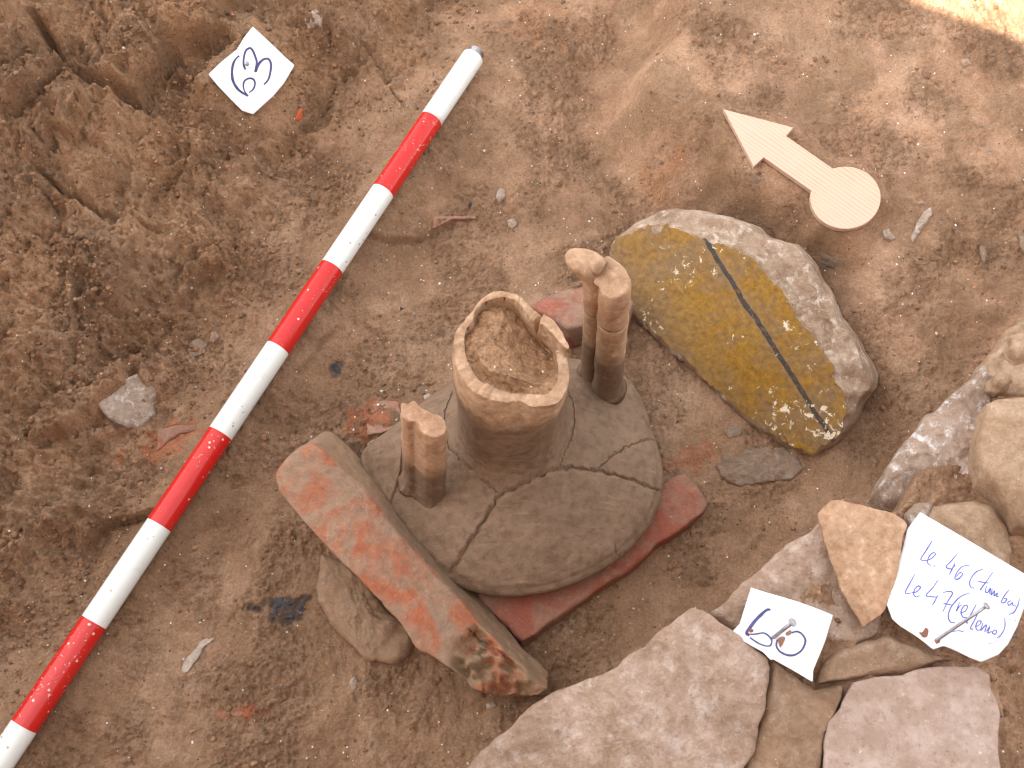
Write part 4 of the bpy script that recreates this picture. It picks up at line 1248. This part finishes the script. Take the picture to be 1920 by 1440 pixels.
wstone([(1445, 1238), (1482, 1262), (1525, 1290), (1560, 1284), (1592, 1285), (1572, 1325), (1550, 1370), (1543, 1480), (1530, 1590), (1388, 1590), (1406, 1410), (1428, 1325)], .190, (0, 0, -.05), CORE, 'brown muddy stone wedged between the pale slab and the mauve slab', N=180, rings=30, bev=.008, amp=.0016, freq=55, amp2=.004, freq2=14, seed=91)
wstone([(1530, 1276), (1562, 1225), (1610, 1200), (1655, 1188), (1700, 1205), (1745, 1226), (1790, 1236), (1740, 1248), (1690, 1262), (1640, 1264), (1600, 1272)], .189, (0, 0, -.05), CORE, 'low brown stone below the two labels', N=150, rings=24, bev=.007, amp=.0016, freq=60, amp2=.003, freq2=18, seed=95)
wstone([(1700, 960), (1720, 940), (1760, 938), (1752, 965), (1738, 985), (1715, 985)], .186, (0, 0, -.04), STONE_WET, None, N=80, rings=14, bev=.006, amp=.0014, freq=80, amp2=.003, freq2=30, seed=97)
wstone([(1895, 625), (1915, 615), (1950, 625), (1950, 660), (1915, 665), (1898, 650)], .206, (0, 0, -.03), STONE_T, None, N=60, rings=10, bev=.008, amp=.0012, freq=90, amp2=.002, freq2=30, seed=71)
wstone([(1868, 700), (1885, 690), (1905, 694), (1908, 712), (1885, 722), (1868, 716)], .203, (0, 0, -.02), STONE_T, None, N=60, rings=10, bev=.006, amp=.0012, freq=90, amp2=.002, freq2=30, seed=73)

# triangular pottery sherd lying on the wall
shp = [(1551, 945), (1560, 937), (1575, 936), (1610, 943), (1650, 953), (1680, 964), (1697, 975), (1702, 985), (1695, 1005), (1692, 1040), (1680, 1085), (1668, 1125), (1655, 1150), (1636, 1163), (1630, 1150), (1600, 1095), (1578, 1040), (1562, 990)]
a_ = np.array(shp, float); zs = .216 - (a_[:, 1] - 940) / 220 * .012
o = slab('pottery_sherd', P(a_[:, 0], a_[:, 1], zs), (-.0055, -.004, -.0085), POTS, N=160, rings=20, srings=6, bev=.001, amp=.0009, freq=80, amp2=.0014, freq2=20, smooth=0, seed=81)
setp(o, 'thick triangular tan pottery sherd resting on the wall between the two labels', 'sherd')

# ------------------------------------------------------------------ paper labels with handwriting
def paper(name, label, px, plane, curl, strokes, ink, wpx, off, sc, group=None):
    p0, n = plane
    px = np.array(px, float)
    def surf(a, lift=0.0):
        a = np.atleast_2d(a); q = onplane(a[:, 0], a[:, 1], p0, n)
        return q + n * (curl(a[:, 0], a[:, 1]) + lift)[:, None]
    N = 150
    out = resample(px, N, True, 0); c = out.mean(0)
    rows = [surf(c + (out - c) * s) for s in np.linspace(.02, 1, 26)]
    V = np.concatenate(rows); nr = len(rows)
    F = [tuple(f) for f in ringfaces(nr, N)]
    Vb = V - n * .00035
    V2 = np.vstack([V, Vb, surf(c)[0], surf(c)[0] - n * .00035])
    M = nr * N
    F2 = F + [tuple(i + M for i in f[::-1]) for f in F]
    F2 += [((nr - 1) * N + j, (nr - 1) * N + (j + 1) % N, M + (nr - 1) * N + (j + 1) % N, M + (nr - 1) * N + j) for j in range(N)]
    F2 += [(2 * M, (j + 1) % N, j) for j in range(N)]
    # orient so that the top faces up
    o = mesh_obj(name, V2, F2, PAPER, base=surf(c)[0] - n * .001)
    setp(o, label, 'paper label', group)
    parts = []
    for st in strokes:
        w = wpx
        if isinstance(st, tuple): st, w = st
        q = catmull(np.array(st, float) / sc + np.array(off), 7)
        tg = np.gradient(q, axis=0); tg /= np.linalg.norm(tg, axis=1)[:, None] + 1e-9
        nn = np.stack([-tg[:, 1], tg[:, 0]], 1)
        m = len(q); tt = np.linspace(0, 1, m)
        ww = w * (.55 + .45 * np.sin(np.pi * np.clip(tt, .05, .95)) ** .5) * (1 + .25 * n2(tt * 5 + q[0, 0], tt * 0 + q[0, 1]))
        L_ = surf(q + nn * ww[:, None] / 2, .0003); R_ = surf(q - nn * ww[:, None] / 2, .0003)
        Vs = np.vstack([L_, R_]); Fs = [(i, i + 1, m + i + 1, m + i) for i in range(m - 1)]
        parts.append((Vs, Fs))
    V, F = join(parts)
    wr = mesh_obj('handwriting', V, F, ink, o)
    return o, surf

S63 = [([(545, 518), (490, 570), (455, 640), (440, 720), (438, 800), (450, 880), (485, 960), (540, 1030), (600, 1075), (680, 1118)], 4.6),
       ([(670, 1110), (625, 1050), (605, 970), (620, 900), (680, 862), (740, 870), (772, 920), (765, 990), (735, 1040), (690, 1070)], 3.0),
       ([(630, 728), (605, 640), (615, 530), (645, 440), (705, 405), (745, 450), (775, 530), (797, 610), (792, 690), (780, 762), (800, 700), (840, 630), (900, 580), (965, 575), (1002, 640), (1000, 740), (975, 860), (940, 920), (905, 955)], 4.2)]
curl63 = lambda x, y: .0022 * np.sin((x - 470) / 55.) + .004 * sst(60, 85, np.abs(x - 470)) * .5 + .0015 * np.cos((y - 130) / 40.)
lab63, s63 = paper('paper_label', 'white diamond paper label with 63 written on it, pinned to the bank', paper63, (pl63[0] + pl63[1] * .0025, pl63[1]), curl63, S63, INK_B, 4.2, (380, 40), 8.0, 'paper labels pinned with nails')
paper60 = [(1409, 1100), (1485, 1126), (1562, 1153), (1546, 1205), (1524, 1258), (1523, 1280), (1485, 1257), (1446, 1233), (1433, 1219), (1398, 1199), (1374, 1181.6), (1387.5, 1168.6), (1397, 1138)]
pl60 = plane3((1409, 1100, .203), (1562, 1153, .206), (1446, 1233, .210))
S60 = [([(557, 410), (510, 412), (440, 470), (370, 540), (310, 620), (268, 682), (305, 712)], 6.2),
       ([(300, 700), (380, 702), (470, 693), (530, 728), (572, 790), (562, 835), (520, 842), (430, 810), (310, 735)], 3.0),
       ([(810, 705), (870, 690), (930, 720), (975, 790), (960, 870), (910, 940), (830, 980), (740, 970), (660, 920), (625, 850), (640, 780)], 4.0)]
curl60 = lambda x, y: .0015 * np.sin((x - 1460) / 30.) - .003 * sst(0, 25, (y - 1165) - (x - 1385) * .48) * (x < 1450)
lab60, s60 = paper('paper_label', 'white paper label with 60 written on it, nailed on the wall slab', paper60, pl60, curl60, S60, INK_B, 4.5, (1360, 1080), 6.545, 'paper labels pinned with nails')
paperLe = [(1725.6, 960), (1800, 1005), (1860, 1041), (1920, 1075.6), (1940, 1088), (1934, 1118), (1920, 1140), (1907, 1176), (1891, 1207), (1873, 1227), (1840, 1241), (1818, 1233), (1789, 1219), (1769, 1211), (1749, 1218),
           (1738, 1208), (1715.6, 1191), (1687, 1173), (1673, 1160), (1663, 1133), (1673, 1104), (1684, 1056), (1694, 1024), (1702, 991)]
plLe = plane3((1726, 960, .208), (1920, 1080, .214), (1740, 1208, .207))
SLe = [[(480, 340), (430, 420), (385, 492), (430, 507)], [(430, 505), (470, 490), (508, 452), (490, 438), (455, 470), (440, 522), (470, 550)], ([(497, 550), (503, 556)], 3),
       [(690, 450), (640, 510), (595, 560), (640, 578), (672, 545)], [(672, 525), (645, 580), (622, 628)], [(795, 545), (730, 560), (685, 610), (668, 662), (700, 662), (735, 622), (710, 612), (680, 645)],
       [(910, 577), (840, 610), (795, 680), (800, 730), (835, 742)],
       [(990, 605), (930, 690), (885, 750), (895, 755)], [(862, 680), (900, 690), (955, 697)], [(938, 718), (925, 765), (945, 775), (970, 738), (962, 788)], [(985, 745), (975, 798), (1005, 760), (1000, 804), (1030, 778), (1022, 812), (1047, 800)],
       [(1132, 748), (1090, 800), (1065, 852), (1090, 858), (1112, 828), (1085, 825)], [(1150, 840), (1120, 855), (1130, 882), (1158, 858), (1165, 882), (1190, 884)], [(1220, 820), (1205, 880), (1170, 940), (1130, 955)],
       [(335, 620), (290, 700), (255, 775), (300, 780)], [(305, 775), (345, 770), (380, 735), (362, 720), (332, 748), (325, 790), (345, 810), (375, 800)],
       [(525, 675), (480, 740), (428, 800), (480, 812), (522, 815)], [(525, 800), (500, 850), (480, 880)], [(568, 778), (620, 768), (648, 785), (610, 850), (568, 937)], [(572, 868), (640, 882)],
       [(795, 780), (720, 810), (650, 880), (615, 960), (630, 1020), (672, 1030)], [(708, 858), (682, 932), (700, 900), (728, 880)], [(715, 950), (760, 930), (775, 890), (748, 888), (722, 935), (735, 980), (768, 985)],
       [(850, 875), (810, 950), (770, 1025), (785, 1030)], [(880, 920), (835, 1010), (803, 1075), (830, 1082)], [(850, 1062), (885, 1040), (892, 1015), (865, 1018), (848, 1060), (862, 1090), (890, 1085)],
       [(910, 1028), (890, 1092), (920, 1060), (940, 1048), (925, 1105)], [(940, 1100), (968, 1060), (952, 1112), (985, 1098)], [(1010, 1085), (990, 1110), (1015, 1122), (1028, 1098), (1010, 1085)],
       [(1095, 985), (1098, 1060), (1070, 1120), (1030, 1155)], ([(1137, 998), (1143, 1002)], 3), ([(1182, 1003), (1188, 1007)], 3), ([(650, 1105), (700, 1095), (750, 1105)], 1.5), ([(1065, 1140), (1020, 1185), (940, 1207)], .8)]
curlLe = lambda x, y: .0016 * np.sin((x - 1700) / 60.) + .0012 * np.cos((y - 1100) / 45.)
labLe, sLe = paper('paper_label', 'large torn white label with two lines of blue handwriting, nailed on the wall', paperLe, plLe, curlLe, SLe, INK_L, 2.2, (1640, 940), 4.5, 'paper labels pinned with nails')
def nail(surf, hole, head_px, rise, r, label, rh):
    p0 = surf(np.array(hole, float))[0]
    z1 = p0[2] + rise
    p1 = P(head_px[0], head_px[1], z1)
    d = (p1 - p0) / np.linalg.norm(p1 - p0)
    V1 = tube([p0 - d * .012, p0, p0 + (p1 - p0) * .5, p1], [r * .6, r, r, r], 14)
    V2 = tube([p1 - d * .0003, p1, p1 + d * .0006, p1 + d * .0010], [r * 1.1, rh, rh, rh * .85], 22)
    t_ = thing('nail', label, 'nail', p0, 'nails through the paper labels')
    mesh_obj('nail_shank', *V1, STEEL, t_); mesh_obj('nail_head', *V2, STEEL, t_)
nail(s63, (461, 121), (463, 119.5), .004, .0012, 'steel nail head in the diamond label with 63', .0023)
nail(s60, (1360 + 592 / 6.545, 1080 + 752 / 6.545), (1360 + 822 / 6.545, 1080 + 572 / 6.545), .022, .0015, 'short steel nail standing in the label with 60', .0032)
nail(sLe, (1640 + 522 / 4.5, 940 + 1172 / 4.5), (1640 + 942 / 4.5, 940 + 885 / 4.5), .035, .0012, 'long thin steel nail leaning over the large written label', .0028)
def blotch(surf, parent, pts, off, sc, mat, name, lift=.0005, th=.0005):
    q = resample(catmull(np.array(pts + [pts[0]], float), 5)[:-1] / sc + np.array(off), 40)
    c = q.mean(0); rows = [surf(c + (q - c) * s, lift + th * (1 - s * s)) for s in (.05, .4, .75, 1)]
    V = np.concatenate(rows); F = [tuple(f) for f in ringfaces(4, 40)] + [tuple(range(40))[::-1]]
    V = V + vn3(V * 500, 2) * .0002
    return mesh_obj(name, V, F, mat, parent)
blotch(sLe, labLe, [(370, 1105), (400, 1105), (425, 1070), (450, 1090), (440, 1140), (410, 1150), (385, 1125)], (1640, 940), 4.5, RUST, 'soil_blot')
blotch(sLe, labLe, [(500, 1180), (515, 1155), (545, 1160), (545, 1190), (520, 1205)], (1640, 940), 4.5, RUST, 'soil_blot')
blotch(s60, lab60, [(640, 770), (680, 750), (730, 755), (720, 810), (690, 860), (675, 885), (655, 840)], (1360, 1080), 6.545, TILE2, 'soil_blot')
blotch(s60, lab60, [(740, 700), (790, 670), (810, 700), (780, 735), (740, 730)], (1360, 1080), 6.545, TILE2, 'soil_blot')
blotch(s60, lab60, [(290, 665), (310, 640), (345, 650), (345, 675), (310, 680)], (1360, 1080), 6.545, TILE2, 'soil_blot')

# ------------------------------------------------------------------ small things embedded in the soil
def bit(name, px, lift, mat, label, cat, th=.006, group=None, **k):
    T = GP(px, lift)
    # flatten slightly to a fitted plane
    c = T.mean(0); A = np.c_[T[:, 0] - c[0], T[:, 1] - c[1], np.ones(len(T))]
    co = np.linalg.lstsq(A, T[:, 2], rcond=None)[0]
    a = np.array(px, float); nn = np.array([-co[0], -co[1], 1]); nn /= np.linalg.norm(nn)
    T = np.array([onplane(np.float64(q[0]), np.float64(q[1]), np.array([c[0], c[1], co[2]]), nn) for q in a])
    kw = dict(N=70, rings=12, srings=4, bev=.0015, amp=.0007, freq=150, amp2=.0008, freq2=50, bulge=lift * .5); kw.update(k)
    o = slab(name, T, (0, 0, -th - lift), mat, **kw)
    setp(o, label, cat, group); return o
bit('stone', [(225, 711), (257, 697), (288, 697), (300, 711), (296, 734), (286, 752), (288, 775), (268, 799), (233, 797), (194, 775), (171, 750), (202, 731)], .003, STONE_W, 'whitish limestone lump set in the rough earth bank left of the pole', 'stone', .015, bulge=.002, amp=.0009, freq=90, amp2=.0012, freq2=35, bev=.004, N=140)
bit('stone', [(1340, 872), (1360, 850), (1404, 839), (1466, 837), (1498, 854), (1507, 880), (1488, 897), (1436, 904), (1397, 911), (1360, 901)], .003, STONE_G, 'flat grey brown stone half buried below the painted plaster', 'stone', .01, amp=.0014, N=120, bev=.003, amp2=.0018)
bit('stone', [(1535, 480), (1550, 472), (1566, 480), (1581, 494), (1562, 503), (1541, 501)], .003, STONE_G, 'small blue grey pebble between the plaster and the arrow tail', 'stone', .006)
bit('stone', [(1745, 388), (1749.5, 401), (1737, 418), (1724, 438), (1711, 455), (1708, 446), (1719, 420), (1730, 397)], .004, STONE_W, 'slender whitish stone flake right of the arrow tail', 'stone', .006, amp=.001)
bit('stone', [(1838, 458), (1848, 460), (1854, 480), (1846, 494), (1840, 480)], .003, STONE_G, 'narrow grey pebble near the right edge of the photo', 'stone', .006)
bit('stone', [(1910, 440), (1925, 432), (1935, 455), (1925, 475), (1912, 462)], .003, STONE_G, 'grey stone cut by the right edge of the photo', 'stone', .006)
bit('stone', [(1655, 430), (1668, 428), (1680, 446), (1670, 450), (1658, 442)], .003, STONE_W, 'small cream stone just right of the arrow tail', 'stone', .005)
bit('stone', [(1718, 378), (1730, 374), (1740, 382), (1726, 384)], .002, STONE_A, 'pinkish chip above the slender white flake', 'stone', .004)
bit('stone', [(1408, 328), (1422, 323), (1434, 333), (1426, 345), (1411, 343)], .002, STONE_G, 'greenish grey pebble below the arrow shaft', 'stone', .005)
bit('stone', [(938, 351), (948, 357), (946, 369), (937, 378), (929, 371), (932, 359)], .004, STONE_W, 'small white stone above the amphora near the pole', 'stone', .005)
bit('stone', [(950, 412), (962, 409), (970, 418), (962, 428), (954, 422)], .004, STONE_W, 'small pale stone below the white one and right of the brick sliver', 'stone', .005)
bit('brick_sliver', [(811, 406), (822, 404), (893, 405), (894, 410), (850, 412), (820, 424), (812, 428)], .003, TILE2, 'thin pinkish brick sliver with a white corner in the soil', 'brick', .005, N=90)
bit('stone', [(394, 622), (404, 620), (410, 630), (402, 642), (393, 638)], .004, STONE_A, 'little pink stone on the bank near the middle of the pole', 'stone', .005)
bit('stone', [(358, 640), (372, 632), (388, 645), (378, 664), (358, 672), (350, 655)], .003, STONE_G, 'dark grey green stone on the bank left of the little pink one', 'stone', .006)
bit('brick_flake', [(552, 221), (560, 203), (572, 192), (577, 204), (568, 221), (556, 226)], .002, m_plain('orange_flake', (.48, .10, .035), .8, 0, .2, 200, .0005), 'bright orange brick flake right of the diamond label', 'brick', .004)
bit('bone_sliver', [(403, 1195), (382, 1196), (367, 1215), (352, 1230), (341, 1245), (338, 1262), (349, 1264), (358, 1250), (369, 1237), (381, 1214), (390, 1206)], .0015, m_plain('pale_bone', (.36, .29, .23), .5, 0, .25, 300, .0006), 'thin pale curved sliver lying left of the charcoal patch', 'bone', .003, N=90, smooth=2)
bit('charcoal', [(508, 1152), (517, 1124), (536, 1115), (552, 1126), (562, 1124), (575, 1142), (562, 1158), (532, 1162)], .0004, CHAR, 'large black charcoal patch left of the leaning brick', 'charcoal', .002, N=80, amp=.0022, freq=160)
bit('charcoal', [(620, 686), (630, 683), (640, 690), (632, 699), (622, 696)], .0012, CHAR, 'black charcoal bit right of the pole', 'charcoal', .003)
bit('charcoal', [(745, 579), (752, 574), (757, 580), (749, 588)], .0010, CHAR, 'tiny charcoal fleck left of the amphora rim', 'charcoal', .003)
bit('charcoal', [(877, 384), (882, 378), (886, 381), (880, 390)], .0010, CHAR, 'tiny charcoal fleck above the brick sliver', 'charcoal', .003)
bit('red_chip', [(431, 1334), (447, 1331), (462, 1336), (480, 1333), (481, 1341), (460, 1344), (440, 1346)], .0006, TILE, 'flat red tile chip flush in the floor at lower left', 'tile', .003)
bit('brick_chip', [(296, 806), (330, 797), (366, 796), (370, 806), (335, 815), (310, 832), (292, 846)], .002, TILE2, 'reddish brick edge showing in the bank foot beside the pole', 'brick', .006, N=90)
bit('red_chip', [(1059, 628), (1074, 617), (1086, 614), (1084, 624), (1068, 636)], .003, TILE, 'small red chip at the foot of the tile behind the neck', 'tile', .005)
bit('tile_piece', [(700, 753), (745, 750), (752, 775), (748, 800), (712, 812), (688, 815), (690, 780)], .002, TILE2, 'flat reddish tile piece behind the left handle', 'tile', .006, N=90)
bit('stone', [(686, 832), (700, 824), (722, 824), (715, 838), (696, 842)], .003, STONE_W, 'whitish mortar lump behind the leaning brick', 'stone', .005)
bit('stone', [(793, 740), (805, 736), (815, 744), (808, 753), (796, 752)], .004, STONE_W, 'rounded pale pebble touching the shoulder behind the left handle', 'stone', .006)
bit('stone', [(655, 1278), (664, 1266), (670, 1275), (666, 1292), (658, 1294)], .002, STONE_W, 'small whitish stone below the leaning brick', 'stone', .004)
bit('stone', [(912, 1318), (925, 1314), (932, 1322), (922, 1330), (913, 1327)], .002, STONE_W, 'round pale pebble below the broken end of the brick', 'stone', .004)
bit('stone', [(1800, 112), (1815, 108), (1822, 118), (1808, 124)], .003, STONE_A, 'pale pebble near the sunlit corner', 'stone', .004)
bit('stone', [(570, 30), (590, 15), (605, 28), (600, 48), (578, 52)], .004, STONE_W, 'glistening whitish stone at the top of the bank beside the diamond label', 'stone', .008, amp=.0008)
bit('stone', [(1355, 806), (1372, 796), (1392, 800), (1388, 816), (1366, 822)], .002, STONE_G, 'small grey stone just left of the plaster foot', 'stone', .005)

# ------------------------------------------------------------------ unseen canopy added outside the frame to block the sun from the trench
e0 = G(1722, 0)[0]; e1 = G(1920, 78)[0]; print('edge z', e0[2], e1[2])
ed = e1 - e0; ed[2] = 0; ed /= np.linalg.norm(ed)
en = np.array([ed[1], -ed[0], 0.0])
if en[1] > 0: en = -en                       # into the shade
HC = 2.35
off = SUN_DIR / SUN_DIR[2] * (HC - e0[2])
mid = (e0 + e1) / 2 + off
can = thing('added_shade_canopy', 'unseen beige canvas canopy on four posts, added to shade the dig', 'canopy', (mid[0] + en[0] * 1.6, mid[1] + en[1] * 1.6, .3))
nu, nv = 60, 30
V = []
for j in range(nv):
    for i in range(nu):
        u = -2.2 + 4.2 * i / (nu - 1); v = 3.2 * j / (nv - 1)
        scal = .05 * (((u + .12) / 1.2) ** 2) * (1 if abs(u) < 1.2 else 1.0) if j == 0 else 0
        scal = min(scal, .12)
        sag = .10 * math.cos(u / 2.2 * math.pi / 2) * math.sin(math.pi * j / (nv - 1))
        q = mid + ed * u + en * (v + scal)
        V.append([q[0], q[1], HC - sag])
V = np.array(V); F = [(j * nu + i, j * nu + i + 1, (j + 1) * nu + i + 1, (j + 1) * nu + i) for j in range(nv - 1) for i in range(nu - 1)]
M = len(V); V2 = np.vstack([V, V - [0, 0, .004]])
F2 = F + [tuple(k + M for k in f[::-1]) for f in F]
mesh_obj('canopy_cloth', V2, F2, CLOTH, can)
for (u, v) in ((-2.15, .05), (1.95, .05), (-2.15, 3.15), (1.95, 3.15)):
    q = mid + ed * u + en * v
    V, F = tube([(q[0], q[1], .2), (q[0], q[1], 1.3), (q[0], q[1], HC + .03)], [.03, .03, .028], 12)
    mesh_obj('post', V, F, WOODP, can)
print('canopy mid', mid, 'ed', ed, 'en', en)
